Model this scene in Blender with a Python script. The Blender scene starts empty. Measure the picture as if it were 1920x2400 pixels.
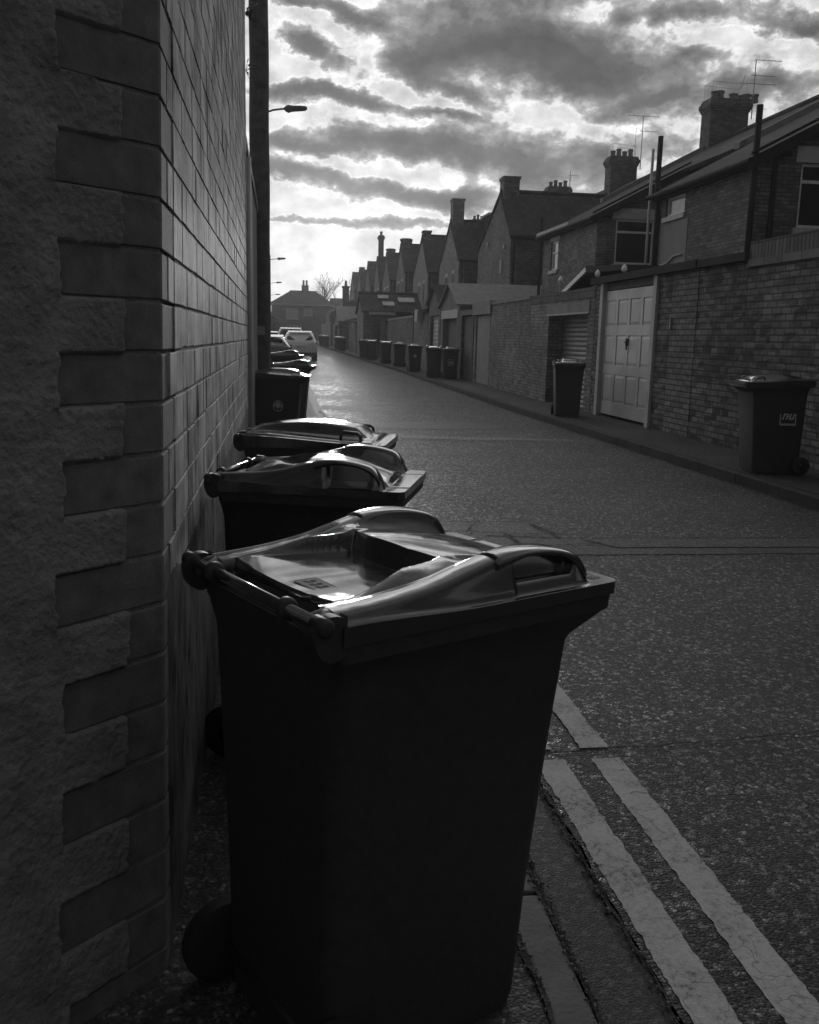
import bpy, math, random
from mathutils import Vector, Matrix, noise
random.seed(7)
R = math.radians
S = bpy.context.scene
COL = S.collection

# ------------------------------------------------------------------ camera
cd = bpy.data.cameras.new('camera'); cam = bpy.data.objects.new('camera', cd); COL.objects.link(cam)
cd.sensor_fit = 'HORIZONTAL'; cd.sensor_width = 36; cd.lens = 40.696; cd.clip_end = 2000; cd.clip_start = 0.05
Mc = [[0.9903041709936251, 0.0026973323517577447, -0.1388897883604596],
      [-0.1369723260808686, 0.18562369873254325, -0.9730274530334928],
      [0.023156657803432963, 0.9826172026109834, 0.18419338297653512]]
m4 = Matrix.Identity(4)
for i in range(3):
    for j in range(3): m4[i][j] = Mc[i][j]
# camera looks along -Z, columns are the camera axes in the world
m4 = m4.to_3x3().to_4x4(); m4.translation = Vector((0, 0, 1.5)); cam.matrix_world = m4
S.camera = cam
S.render.resolution_x = 819; S.render.resolution_y = 1024
S.view_settings.view_transform = 'Standard'; S.view_settings.look = 'None'
S.view_settings.exposure = 0.0; S.view_settings.gamma = 1.0
S.cycles.use_denoising = True
S.cycles.max_bounces = 8

# ------------------------------------------------------------------ world: sky with broken cloud
SUN_AZ, SUN_EL = R(3.2), R(4.2)          # azimuth from +Y towards +X
w = bpy.data.worlds.new('World'); S.world = w; w.use_nodes = True
nt = w.node_tree; nt.nodes.clear()
def N(t, **k):
    n = nt.nodes.new(t)
    for a, v in k.items(): setattr(n, a, v)
    return n
def L(a, b): nt.links.new(a, b)
def MA(op, a, b=None, c=None, clamp=False):
    n = N('ShaderNodeMath', operation=op); n.use_clamp = clamp
    for i, v in enumerate((a, b, c)):
        if v is None: continue
        if isinstance(v, (int, float)): n.inputs[i].default_value = v
        else: L(v, n.inputs[i])
    return n.outputs[0]
tc = N('ShaderNodeTexCoord'); D = tc.outputs['Generated']
sp = N('ShaderNodeSeparateXYZ'); L(D, sp.inputs[0])
az = MA('MULTIPLY', MA('ARCTAN2', sp.outputs[0], sp.outputs[1]), 57.29578)
el = MA('MULTIPLY', MA('ARCSINE', sp.outputs[2]), 57.29578)
cv = N('ShaderNodeCombineXYZ'); L(az, cv.inputs[0]); L(el, cv.inputs[1])
# cloud-plane coordinates for the fine structure (clouds flatten towards the horizon)
def noise_on(vec, scale, detail, rough, dist=0.0):
    n = N('ShaderNodeTexNoise'); n.inputs['Scale'].default_value = scale
    n.inputs['Detail'].default_value = detail; n.inputs['Roughness'].default_value = rough
    n.inputs['Distortion'].default_value = dist; L(vec, n.inputs['Vector']); return n
st = N('ShaderNodeVectorMath', operation='MULTIPLY'); L(cv.outputs[0], st.inputs[0]); st.inputs[1].default_value = (1.0, 1.4, 1.0)
wn = noise_on(st.outputs[0], 0.30, 9, 0.66)
off = N('ShaderNodeVectorMath', operation='SUBTRACT'); L(wn.outputs['Color'], off.inputs[0]); off.inputs[1].default_value = (.5, .5, .5)
of2 = N('ShaderNodeVectorMath', operation='MULTIPLY'); L(off.outputs[0], of2.inputs[0]); of2.inputs[1].default_value = (4.2, 2.3, 0)
wv = N('ShaderNodeVectorMath', operation='ADD'); L(cv.outputs[0], wv.inputs[0]); L(of2.outputs[0], wv.inputs[1])
# cloud masses: (azimuth, elevation, half width, half height, tilt, density), degrees
CLOUD_LIST = [
    (13.5, 16.0, 7.0, 1.5, -8, 1.15), (17.5, 14.7, 4.2, 1.2, -14, .75), (8.3, 15.4, 2.6, .8, 10, .75), (10.2, 13.9, 3.0, .6, -18, .7),
    (1.9, 15.7, 2.0, .62, -24, 1.0), (2.2, 17.9, 3.4, .45, -14, .8), (14, 18.6, 6.0, .8, 0, .6),
    (1.2, 13.5, 2.8, .55, 0, .95), (4.4, 13.2, 2.0, .4, -10, .8), (9.5, 12.7, 2.8, .30, -8, .75),
    (5.2, 11.3, 5.0, .75, 3, .95), (12.5, 10.6, 5.5, 1.0, -3, .85), (17, 9.2, 4.6, 1.1, 0, .55), (1.0, 10.7, 2.6, .35, 0, .6),
    (1.0, 9.3, 3.0, .50, -6, .85), (6.5, 8.5, 4.5, .55, -5, .85), (11.5, 8.0, 4.0, .6, 0, .55),
    (2.8, 6.85, 4.0, .26, 0, .8), (8.0, 6.6, 2.8, .35, 0, .5), (12.5, 6.6, 3.5, .5, 0, .35),
    (26.5, 13.6, 4.0, .9, 6, .7), (22.2, 11.0, 3.6, .8, 0, .5), (28.5, 16.6, 2.6, .55, -10, .8), (22.5, 17.6, 3.4, .6, 5, .75),
    (31.0, 11.2, 3.6, 1.2, 0, .6), (23.6, 15.4, 2.0, .5, 0, .5), (20.5, 13.0, 2.6, .5, 12, .4), (24, 20.0, 8, 1.0, 0, .7),
    (8, 22.5, 9, 1.0, 6, .9), (-3, 20.6, 6, .8, 0, .8), (30, 24, 8, 1.6, -6, .8), (9, 26.5, 12, 1.3, 6, .85),
    (-14, 10, 8, 2.0, 0, .9), (-22, 16, 9, 3.0, 5, .8), (-10, 15.6, 5, 1.0, 0, .7), (42, 9, 8, 2.5, 0, .8), (42, 17, 7, 2.5, 0, .8)]
dens = None
for (a0, e0, rx, ry, tilt, amp) in CLOUD_LIST:
    s = N('ShaderNodeVectorMath', operation='SUBTRACT'); L(wv.outputs[0], s.inputs[0]); s.inputs[1].default_value = (a0, e0, 0)
    r = N('ShaderNodeVectorRotate', rotation_type='Z_AXIS'); L(s.outputs[0], r.inputs['Vector']); r.inputs['Angle'].default_value = R(-tilt)
    m = N('ShaderNodeVectorMath', operation='MULTIPLY'); L(r.outputs[0], m.inputs[0]); m.inputs[1].default_value = (1 / rx, 1 / ry, 0)
    d = N('ShaderNodeVectorMath', operation='DOT_PRODUCT'); L(m.outputs[0], d.inputs[0]); L(m.outputs[0], d.inputs[1])
    g = MA('MULTIPLY', MA('EXPONENT', MA('MULTIPLY', d.outputs['Value'], -0.9)), amp * 1.12)
    dens = g if dens is None else MA('ADD', dens, g)
fn = noise_on(st.outputs[0], 0.50, 9, 0.60, 0.15)
far_n = noise_on(D, 2.2, 5, .55)           # cloud cover outside the modelled masses
hi = MA('MULTIPLY', MA('SUBTRACT', el, 27), .06, clamp=True)
back = MA('MULTIPLY', MA('SUBTRACT', MA('ABSOLUTE', az), 42), .04, clamp=True)
outside = MA('MULTIPLY', MA('MAXIMUM', hi, back), MA('MULTIPLY_ADD', far_n.outputs['Fac'], 1.6, -.1))
dens = MA('ADD', dens, outside)
lf = MA('MULTIPLY', MA('SUBTRACT', fn.outputs['Fac'], .5), 1.4)
rightw = MA('MULTIPLY', MA('MULTIPLY', MA('SUBTRACT', az, 9), .06, clamp=True), .06)
dens = MA('ADD', dens, rightw)
fade = MA('MULTIPLY', MA('SUBTRACT', el, 2.5), .35, clamp=True)
dn = MA('MULTIPLY', MA('ADD', dens, lf), fade)
ramp = N('ShaderNodeValToRGB'); L(MA('MULTIPLY', dn, .7, clamp=True), ramp.inputs[0])
els = ramp.color_ramp.elements
els[0].position = 0.0; els[0].color = (.76, .76, .76, 1); els[1].position = 1.0; els[1].color = (.065, .065, .065, 1)
for p, c in ((.13, .80), (.20, .98), (.245, .86), (.32, .46), (.43, .27), (.62, .13)):
    e = els.new(p); e.color = (c, c, c, 1)
# physical clear sky gives the overall gradient (bright round the low sun, dim behind the viewer)
sky = N('ShaderNodeTexSky', sky_type='NISHITA'); sky.sun_disc = False
sky.sun_elevation = SUN_EL; sky.sun_rotation = SUN_AZ; sky.dust_density = 3.0; sky.air_density = 1.0; sky.altitude = 20
bw = N('ShaderNodeRGBToBW'); L(sky.outputs[0], bw.inputs[0])
skyv = MA('MINIMUM', MA('MULTIPLY', bw.outputs[0], 0.10), 1.2)
# forward lobe round the sun
sd = N('ShaderNodeVectorMath', operation='DOT_PRODUCT'); L(D, sd.inputs[0])
sd.inputs[1].default_value = (math.sin(SUN_AZ) * math.cos(SUN_EL), math.cos(SUN_AZ) * math.cos(SUN_EL), math.sin(SUN_EL))
lobe = MA('POWER', MA('MULTIPLY_ADD', sd.outputs['Value'], .5, .5, clamp=True), 3.0)
env = MA('MULTIPLY', MA('MULTIPLY_ADD', lobe, 0.66, 0.36), MA('MULTIPLY_ADD', MA('MULTIPLY', MA('SUBTRACT', el, 17.6), .2, clamp=True), 1.6, 1.0))
glow = MA('MULTIPLY', MA('POWER', MA('MAXIMUM', sd.outputs['Value'], 0), 260), .32)
shade = noise_on(st.outputs[0], 0.45, 6, .55)
shd = MA('MULTIPLY_ADD', MA('SUBTRACT', shade.outputs['Fac'], .5), 1.7, .95)
cl = MA('ADD', MA('MULTIPLY', MA('MULTIPLY', ramp.outputs[0], shd), env), glow)
tot = MA('ADD', MA('MULTIPLY', cl, 0.95), MA('MULTIPLY', skyv, 0.05))
below = MA('MULTIPLY', MA('ADD', el, 2.0), .5, clamp=True)
bg = N('ShaderNodeBackground'); L(MA('MULTIPLY', tot, below), bg.inputs['Color']); bg.inputs['Strength'].default_value = 1.0
wo = N('ShaderNodeOutputWorld'); L(bg.outputs[0], wo.inputs['Surface'])

# ------------------------------------------------------------------ sun, low behind the end of the lane
sl = bpy.data.lights.new('sun', 'SUN'); sl.energy = 1.6; sl.angle = R(4); sl.color = (1, 1, 1)
so = bpy.data.objects.new('sun', sl); COL.objects.link(so)
sdir = Vector((math.sin(SUN_AZ) * math.cos(SUN_EL), math.cos(SUN_AZ) * math.cos(SUN_EL), math.sin(SUN_EL)))
so.rotation_euler = sdir.to_track_quat('Z', 'Y').to_euler()

# ------------------------------------------------------------------ helpers
def sstep(a, b, x):
    t = min(1, max(0, (x - a) / (b - a))); return t * t * (3 - 2 * t)
def gz(y): return 0.006 * max(0.0, y - 20)             # the lane climbs gently
def kx(y): return 5.0 - 0.013 * max(0.0, y - 38)       # its far kerb line

class MB:
    def __init__(s): s.v = []; s.f = []; s.m = []; s.mi = 0
    def add(s, vs, fs):
        o = len(s.v); s.v += [tuple(v) for v in vs]; s.f += [[i + o for i in f] for f in fs]; s.m += [s.mi] * len(fs); return s
    def box(s, x0, x1, y0, y1, z0, z1):
        if x0 > x1: x0, x1 = x1, x0
        if y0 > y1: y0, y1 = y1, y0
        vs = [(x, y, z) for z in (z0, z1) for y in (y0, y1) for x in (x0, x1)]
        return s.add(vs, [(0, 2, 3, 1), (4, 5, 7, 6), (0, 1, 5, 4), (1, 3, 7, 5), (3, 2, 6, 7), (2, 0, 4, 6)])
    def prism(s, pts, vec):                            # polygon extruded by vec
        n = len(pts); v = Vector(vec); P = [Vector(p) for p in pts]
        nn = Vector((0, 0, 0))
        for i in range(n): nn += P[i].cross(P[(i + 1) % n])
        if nn.dot(v) > 0: P = P[::-1]
        return s.add(P + [p + v for p in P], [list(range(n)), list(range(2 * n - 1, n - 1, -1))] +
                     [((i + 1) % n, i, i + n, (i + 1) % n + n) for i in range(n)])
    def slab(s, pts, t):                               # roof plane with thickness t downwards along its normal
        P = [Vector(p) for p in pts]; n = (P[1] - P[0]).cross(P[2] - P[0]).normalized()
        if n.z < 0: n = -n
        return s.prism(P, -n * t)
    def tube(s, path, r, seg=8, cap=True):
        P = [Vector(p) for p in path]; n = len(P); rr = r if isinstance(r, (list, tuple)) else [r] * n
        vs = []; up = Vector((0, 0, 1))
        t0 = (P[1] - P[0]).normalized(); a = t0.cross(up if abs(t0.z) < .9 else Vector((1, 0, 0))).normalized()
        for i in range(n):
            t = (P[min(i + 1, n - 1)] - P[max(i - 1, 0)]).normalized()
            a = (a - t * a.dot(t)).normalized(); b = t.cross(a)
            for k in range(seg):
                th = 2 * math.pi * k / seg; vs.append(P[i] + (a * math.cos(th) + b * math.sin(th)) * rr[i])
        fs = [(i * seg + k, i * seg + (k + 1) % seg, (i + 1) * seg + (k + 1) % seg, (i + 1) * seg + k) for i in range(n - 1) for k in range(seg)]
        if cap: fs += [list(range(seg))[::-1], [(n - 1) * seg + k for k in range(seg)]]
        return s.add(vs, fs)
    def loft(s, rings, cap=True):
        k = len(rings[0]); vs = [p for r in rings for p in r]
        fs = [(i * k + j, i * k + (j + 1) % k, (i + 1) * k + (j + 1) % k, (i + 1) * k + j) for i in range(len(rings) - 1) for j in range(k)]
        if cap: fs += [list(range(k))[::-1], [(len(rings) - 1) * k + j for j in range(k)]]
        return s.add(vs, fs)
    def wall(s, axis, p0, p1, a0, a1, z0, z1, holes=()):   # wall slab between planes p0..p1, along a, with openings (a0,a1,z0,z1)
        A = sorted({a0, a1, *[h[0] for h in holes], *[h[1] for h in holes]}); Z = sorted({z0, z1, *[h[2] for h in holes], *[h[3] for h in holes]})
        for i in range(len(A) - 1):
            run = None
            for j in range(len(Z) - 1):
                ca, cz = (A[i] + A[i + 1]) / 2, (Z[j] + Z[j + 1]) / 2
                if any(h[0] < ca < h[1] and h[2] < cz < h[3] for h in holes):
                    if run is not None: s._w(axis, p0, p1, A[i], A[i + 1], run, Z[j]); run = None
                elif run is None: run = Z[j]
            if run is not None: s._w(axis, p0, p1, A[i], A[i + 1], run, Z[-1])
        return s
    def _w(s, axis, p0, p1, a, b, z0, z1):
        if axis == 'X': s.box(p0, p1, a, b, z0, z1)
        else: s.box(a, b, p0, p1, z0, z1)
    def pieces(s):
        par = list(range(len(s.v)))
        def find(a):
            while par[a] != a: par[a] = par[par[a]]; a = par[a]
            return a
        for f in s.f:
            for i in f[1:]: par[find(i)] = find(f[0])
        out = {}
        for f, m in zip(s.f, s.m): out.setdefault(find(f[0]), []).append((f, m))
        res = []
        for fl in out.values():
            idx = sorted({i for f, _ in fl for i in f}); mp = {a: b for b, a in enumerate(idx)}; q = MB(); q.v = [s.v[i] for i in idx]; q.f = [[mp[i] for i in f] for f, _ in fl]; q.m = [m for _, m in fl]; res.append(q)
        return res
    def build_each(s, name, *a, **k):                  # one object for every separate piece
        return [q.build(name, *a, **k) for q in s.pieces()]
    def build(s, name, mats, parent=None, smooth=False, uv=True, bevel=0, smooth_angle=None, loc=None):
        me = bpy.data.meshes.new(name); me.from_pydata(s.v, [], s.f)
        if not isinstance(mats, (list, tuple)): mats = [mats]
        for m in mats: me.materials.append(m)
        if len(mats) > 1: me.polygons.foreach_set('material_index', s.m)
        if uv:
            l = me.uv_layers.new(name='UVMap'); Zv = Vector((0, 0, 1))
            for p in me.polygons:
                n = p.normal
                u = Vector((1, 0, 0)) if abs(n.z) > .98 else Zv.cross(n).normalized()
                v = n.cross(u)
                for li in p.loop_indices:
                    c = me.vertices[me.loops[li].vertex_index].co; l.data[li].uv = (c.dot(u), c.dot(v))
        if smooth: me.polygons.foreach_set('use_smooth', [True] * len(me.polygons))
        me.update()
        if smooth_angle: me.set_sharp_from_angle(angle=R(smooth_angle))
        o = bpy.data.objects.new(name, me); COL.objects.link(o)
        if parent: o.parent = parent
        if bevel:
            b = o.modifiers.new('bevel', 'BEVEL'); b.width = bevel; b.segments = 2; b.limit_method = 'ANGLE'; b.angle_limit = R(40)
        return o
def tag(o, label=None, cat=None, group=None, kind=None):
    if label: o['label'] = label
    if cat: o['category'] = cat
    if group: o['group'] = group
    if kind: o['kind'] = kind
    return o
def empty(name, loc=(0, 0, 0), rz=0):
    o = bpy.data.objects.new(name, None); COL.objects.link(o); o.location = loc; o.rotation_euler.z = rz; o.empty_display_size = .1; return o
def copy_tree(o, parent=None):
    c = o.copy(); COL.objects.link(c); c.parent = parent
    for ch in list(o.children): copy_tree(ch, c)
    return c

# ------------------------------------------------------------------ materials (the photograph is monochrome: greys)
def mat(name, col, rough=.6, spec=.5, metallic=0., var=None, bump=None, rvar=None, coat=0.):
    """var=(scale, amount, detail) colour noise; bump=(scale, strength, distance); rvar=(scale, amount)"""
    m = bpy.data.materials.new(name); m.use_nodes = True; t = m.node_tree; b = t.nodes['Principled BSDF']
    b.inputs['Base Color'].default_value = (col, col, col, 1); b.inputs['Roughness'].default_value = rough
    b.inputs['Specular IOR Level'].default_value = spec; b.inputs['Metallic'].default_value = metallic
    b.inputs['Coat Weight'].default_value = coat
    tcn = t.nodes.new('ShaderNodeTexCoord')
    def nz(scale, detail=4, rough=.6):
        n = t.nodes.new('ShaderNodeTexNoise'); n.inputs['Scale'].default_value = scale; n.inputs['Detail'].default_value = detail
        n.inputs['Roughness'].default_value = rough; t.links.new(tcn.outputs['Object'], n.inputs['Vector']); return n
    if var:
        n = nz(var[0], var[2] if len(var) > 2 else 5); r = t.nodes.new('ShaderNodeMapRange')
        r.inputs['From Min'].default_value = .28; r.inputs['From Max'].default_value = .72
        r.inputs['To Min'].default_value = col * (1 - var[1]); r.inputs['To Max'].default_value = col * (1 + var[1])
        t.links.new(n.outputs['Fac'], r.inputs['Value']); t.links.new(r.outputs[0], b.inputs['Base Color'])
    if rvar:
        n = nz(rvar[0], 5); r = t.nodes.new('ShaderNodeMapRange')
        r.inputs['From Min'].default_value = .3; r.inputs['From Max'].default_value = .7
        r.inputs['To Min'].default_value = max(.02, rough - rvar[1]); r.inputs['To Max'].default_value = rough + rvar[1]
        t.links.new(n.outputs['Fac'], r.inputs['Value']); t.links.new(r.outputs[0], b.inputs['Roughness'])
    if bump:
        n = nz(bump[0], 6); bp = t.nodes.new('ShaderNodeBump'); bp.inputs['Strength'].default_value = bump[1]; bp.inputs['Distance'].default_value = bump[2]
        t.links.new(n.outputs['Fac'], bp.inputs['Height']); t.links.new(bp.outputs[0], b.inputs['Normal'])
    return m
def brick_mat(name, c1, c2, mortar, bw=.225, rh=.075, ms=.010, bump=.7, soot=.35, ssc=.7, rough=.85, offs=.5, dist=.006):
    m = bpy.data.materials.new(name); m.use_nodes = True; t = m.node_tree; b = t.nodes['Principled BSDF']; b.inputs['Roughness'].default_value = rough
    tcn = t.nodes.new('ShaderNodeTexCoord'); br = t.nodes.new('ShaderNodeTexBrick')
    wn = t.nodes.new('ShaderNodeTexNoise'); wn.inputs['Scale'].default_value = 6; t.links.new(tcn.outputs['UV'], wn.inputs['Vector'])
    wm = t.nodes.new('ShaderNodeVectorMath'); wm.operation = 'MULTIPLY_ADD'; t.links.new(wn.outputs['Color'], wm.inputs[0]); wm.inputs[1].default_value = (.012, .012, 0)
    t.links.new(tcn.outputs['UV'], wm.inputs[2]); t.links.new(wm.outputs[0], br.inputs['Vector'])
    br.offset = offs
    for k, v in (('Color1', c1), ('Color2', c2), ('Mortar', mortar)): br.inputs[k].default_value = (v, v, v, 1)
    br.inputs['Scale'].default_value = 1; br.inputs['Mortar Size'].default_value = ms; br.inputs['Mortar Smooth'].default_value = .3
    br.inputs['Brick Width'].default_value = bw; br.inputs['Row Height'].default_value = rh; br.inputs['Bias'].default_value = 0
    n = t.nodes.new('ShaderNodeTexNoise'); n.inputs['Scale'].default_value = ssc; n.inputs['Detail'].default_value = 7; n.inputs['Roughness'].default_value = .65
    t.links.new(tcn.outputs['Object'], n.inputs['Vector'])
    r = t.nodes.new('ShaderNodeMapRange'); r.inputs['From Min'].default_value = .3; r.inputs['From Max'].default_value = .7
    r.inputs['To Min'].default_value = 1 - soot; r.inputs['To Max'].default_value = 1 + soot; t.links.new(n.outputs['Fac'], r.inputs['Value'])
    mx = t.nodes.new('ShaderNodeVectorMath'); mx.operation = 'SCALE'; t.links.new(br.outputs['Color'], mx.inputs[0]); t.links.new(r.outputs[0], mx.inputs['Scale'])
    t.links.new(mx.outputs[0], b.inputs['Base Color'])
    fn = t.nodes.new('ShaderNodeTexNoise'); fn.inputs['Scale'].default_value = 60; fn.inputs['Detail'].default_value = 5; t.links.new(tcn.outputs['Object'], fn.inputs['Vector'])
    h = t.nodes.new('ShaderNodeMath'); h.operation = 'MULTIPLY_ADD'; t.links.new(br.outputs['Fac'], h.inputs[0]); h.inputs[1].default_value = -1; t.links.new(fn.outputs['Fac'], h.inputs[2])
    bp = t.nodes.new('ShaderNodeBump'); bp.inputs['Strength'].default_value = bump; bp.inputs['Distance'].default_value = dist
    t.links.new(h.outputs[0], bp.inputs['Height']); t.links.new(bp.outputs[0], b.inputs['Normal'])
    return m
def streaky(name, c0, c1, rough):
    m = mat(name, (c0 + c1) / 2, rough, .15); t = m.node_tree; b = t.nodes['Principled BSDF']; tcn = t.nodes.new('ShaderNodeTexCoord')
    mp = t.nodes.new('ShaderNodeMapping'); mp.inputs['Scale'].default_value = (1, 55, 3.5); t.links.new(tcn.outputs['Object'], mp.inputs['Vector'])
    n = t.nodes.new('ShaderNodeTexNoise'); n.inputs['Scale'].default_value = 1; n.inputs['Detail'].default_value = 7; n.inputs['Roughness'].default_value = .7; t.links.new(mp.outputs[0], n.inputs['Vector'])
    n2 = t.nodes.new('ShaderNodeTexNoise'); n2.inputs['Scale'].default_value = 4; n2.inputs['Detail'].default_value = 5; t.links.new(tcn.outputs['Object'], n2.inputs['Vector'])
    a = t.nodes.new('ShaderNodeMath'); a.operation = 'ADD'; t.links.new(n.outputs['Fac'], a.inputs[0]); t.links.new(n2.outputs['Fac'], a.inputs[1])
    r = t.nodes.new('ShaderNodeMapRange'); r.inputs['From Min'].default_value = .82; r.inputs['From Max'].default_value = 1.20; r.inputs['To Min'].default_value = c0; r.inputs['To Max'].default_value = c1
    t.links.new(a.outputs[0], r.inputs['Value']); t.links.new(r.outputs[0], b.inputs['Base Color'])
    bp = t.nodes.new('ShaderNodeBump'); bp.inputs['Strength'].default_value = 1.0; bp.inputs['Distance'].default_value = .010; t.links.new(a.outputs[0], bp.inputs['Height'])
    f = t.nodes.new('ShaderNodeTexNoise'); f.inputs['Scale'].default_value = 110; f.inputs['Detail'].default_value = 4; t.links.new(tcn.outputs['Object'], f.inputs['Vector'])
    b2 = t.nodes.new('ShaderNodeBump'); b2.inputs['Strength'].default_value = .6; b2.inputs['Distance'].default_value = .002; t.links.new(f.outputs['Fac'], b2.inputs['Height']); t.links.new(bp.outputs[0], b2.inputs['Normal']); t.links.new(b2.outputs[0], b.inputs['Normal'])
    return m
def add_patches(m, amt):
    t = m.node_tree; b = t.nodes['Principled BSDF']; src = b.inputs['Base Color'].links[0].from_socket; tcn = t.nodes.new('ShaderNodeTexCoord')
    mp = t.nodes.new('ShaderNodeMapping'); mp.inputs['Scale'].default_value = (4.4, 4.4, 11); t.links.new(tcn.outputs['Object'], mp.inputs['Vector'])
    v = t.nodes.new('ShaderNodeTexVoronoi'); v.distance = 'CHEBYCHEV'; v.inputs['Scale'].default_value = 1; t.links.new(mp.outputs[0], v.inputs['Vector'])
    w_ = t.nodes.new('ShaderNodeTexWhiteNoise'); t.links.new(v.outputs['Position'], w_.inputs['Vector'])
    n = t.nodes.new('ShaderNodeTexNoise'); n.inputs['Scale'].default_value = .8; n.inputs['Detail'].default_value = 6; n.inputs['Distortion'].default_value = 1.5; t.links.new(tcn.outputs['Object'], n.inputs['Vector'])
    a = t.nodes.new('ShaderNodeMath'); a.operation = 'MULTIPLY_ADD'; t.links.new(w_.outputs['Value'], a.inputs[0]); a.inputs[1].default_value = .8; t.links.new(n.outputs['Fac'], a.inputs[2])
    r = t.nodes.new('ShaderNodeMapRange'); r.inputs['From Min'].default_value = .45; r.inputs['From Max'].default_value = 1.35; r.inputs['To Min'].default_value = 1 - amt; r.inputs['To Max'].default_value = 1 + amt; t.links.new(a.outputs[0], r.inputs['Value'])
    mx = t.nodes.new('ShaderNodeVectorMath'); mx.operation = 'SCALE'; t.links.new(src, mx.inputs[0]); t.links.new(r.outputs[0], mx.inputs['Scale']); t.links.new(mx.outputs[0], b.inputs['Base Color']); return m
def asphalt(name, base, stone, scale, rough=.62, patch=.25, bump=.8, dist=.004):
    gl = 2.6 if stone > .2 else (2.0 if stone > .13 else 1.25)
    m = bpy.data.materials.new(name); m.use_nodes = True; t = m.node_tree; b = t.nodes['Principled BSDF']; b.inputs['Roughness'].default_value = rough
    b.inputs['Specular IOR Level'].default_value = .38
    tcn = t.nodes.new('ShaderNodeTexCoord'); O = tcn.outputs['Object']
    vo = t.nodes.new('ShaderNodeTexVoronoi'); vo.inputs['Scale'].default_value = scale; t.links.new(O, vo.inputs['Vector'])
    wn = t.nodes.new('ShaderNodeTexWhiteNoise'); t.links.new(vo.outputs['Position'], wn.inputs['Vector'])
    cr = t.nodes.new('ShaderNodeValToRGB'); t.links.new(wn.outputs['Value'], cr.inputs[0]); e = cr.color_ramp.elements
    e[0].position = 0; e[0].color = (base * .6,) * 3 + (1,); e[1].position = 1; e[1].color = (stone,) * 3 + (1,)
    x = e.new(.6); x.color = (base,) * 3 + (1,); x = e.new(.88); x.color = (base * 1.6,) * 3 + (1,)
    v2 = t.nodes.new('ShaderNodeTexVoronoi'); v2.inputs['Scale'].default_value = scale * .42; t.links.new(O, v2.inputs['Vector'])
    w2 = t.nodes.new('ShaderNodeTexWhiteNoise'); t.links.new(v2.outputs['Position'], w2.inputs['Vector'])
    c2 = t.nodes.new('ShaderNodeValToRGB'); t.links.new(w2.outputs['Value'], c2.inputs[0]); e2 = c2.color_ramp.elements
    e2[0].position = .0; e2[0].color = (.75, .75, .75, 1); e2[1].position = 1; e2[1].color = (gl, gl, gl, 1); x = e2.new(.80); x.color = (1.0, 1.0, 1.0, 1)  # coarse cells brightened: tarmac glints put into the colour
    n = t.nodes.new('ShaderNodeTexNoise'); n.inputs['Scale'].default_value = .9; n.inputs['Detail'].default_value = 8; n.inputs['Roughness'].default_value = .6; t.links.new(O, n.inputs['Vector'])
    r = t.nodes.new('ShaderNodeMapRange'); r.inputs['From Min'].default_value = .3; r.inputs['From Max'].default_value = .7
    r.inputs['To Min'].default_value = 1 - patch; r.inputs['To Max'].default_value = 1 + patch; t.links.new(n.outputs['Fac'], r.inputs['Value'])
    mx = t.nodes.new('ShaderNodeVectorMath'); mx.operation = 'SCALE'; t.links.new(cr.outputs[0], mx.inputs[0]); t.links.new(r.outputs[0], mx.inputs['Scale'])
    rr = t.nodes.new('ShaderNodeValToRGB'); t.links.new(w2.outputs['Value'], rr.inputs[0]); e3 = rr.color_ramp.elements
    e3[0].position = 0; e3[0].color = (rough + .14,) * 3 + (1,); e3[1].position = 1; e3[1].color = ((.34,) * 3 if gl > 2.5 else (rough,) * 3) + (1,); x = e3.new(.72); x.color = (rough + .10,) * 3 + (1,)
    t.links.new(rr.outputs[0], b.inputs['Roughness'])
    m3 = t.nodes.new('ShaderNodeVectorMath'); m3.operation = 'MULTIPLY'; t.links.new(mx.outputs[0], m3.inputs[0]); t.links.new(c2.outputs[0], m3.inputs[1])
    t.links.new(m3.outputs[0], b.inputs['Base Color'])
    f2 = t.nodes.new('ShaderNodeTexNoise'); f2.inputs['Scale'].default_value = scale * .45; f2.inputs['Detail'].default_value = 4; t.links.new(O, f2.inputs['Vector'])
    h = t.nodes.new('ShaderNodeMath'); h.operation = 'SUBTRACT'; t.links.new(f2.outputs['Fac'], h.inputs[0]); t.links.new(vo.outputs['Distance'], h.inputs[1])
    h0 = h; h = t.nodes.new('ShaderNodeMath'); h.operation = 'MULTIPLY_ADD'; t.links.new(w2.outputs['Value'], h.inputs[0]); h.inputs[1].default_value = .8; t.links.new(h0.outputs[0], h.inputs[2])
    bp = t.nodes.new('ShaderNodeBump'); bp.inputs['Strength'].default_value = bump; bp.inputs['Distance'].default_value = dist
    t.links.new(h.outputs[0], bp.inputs['Height']); t.links.new(bp.outputs[0], b.inputs['Normal'])
    return m
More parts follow.
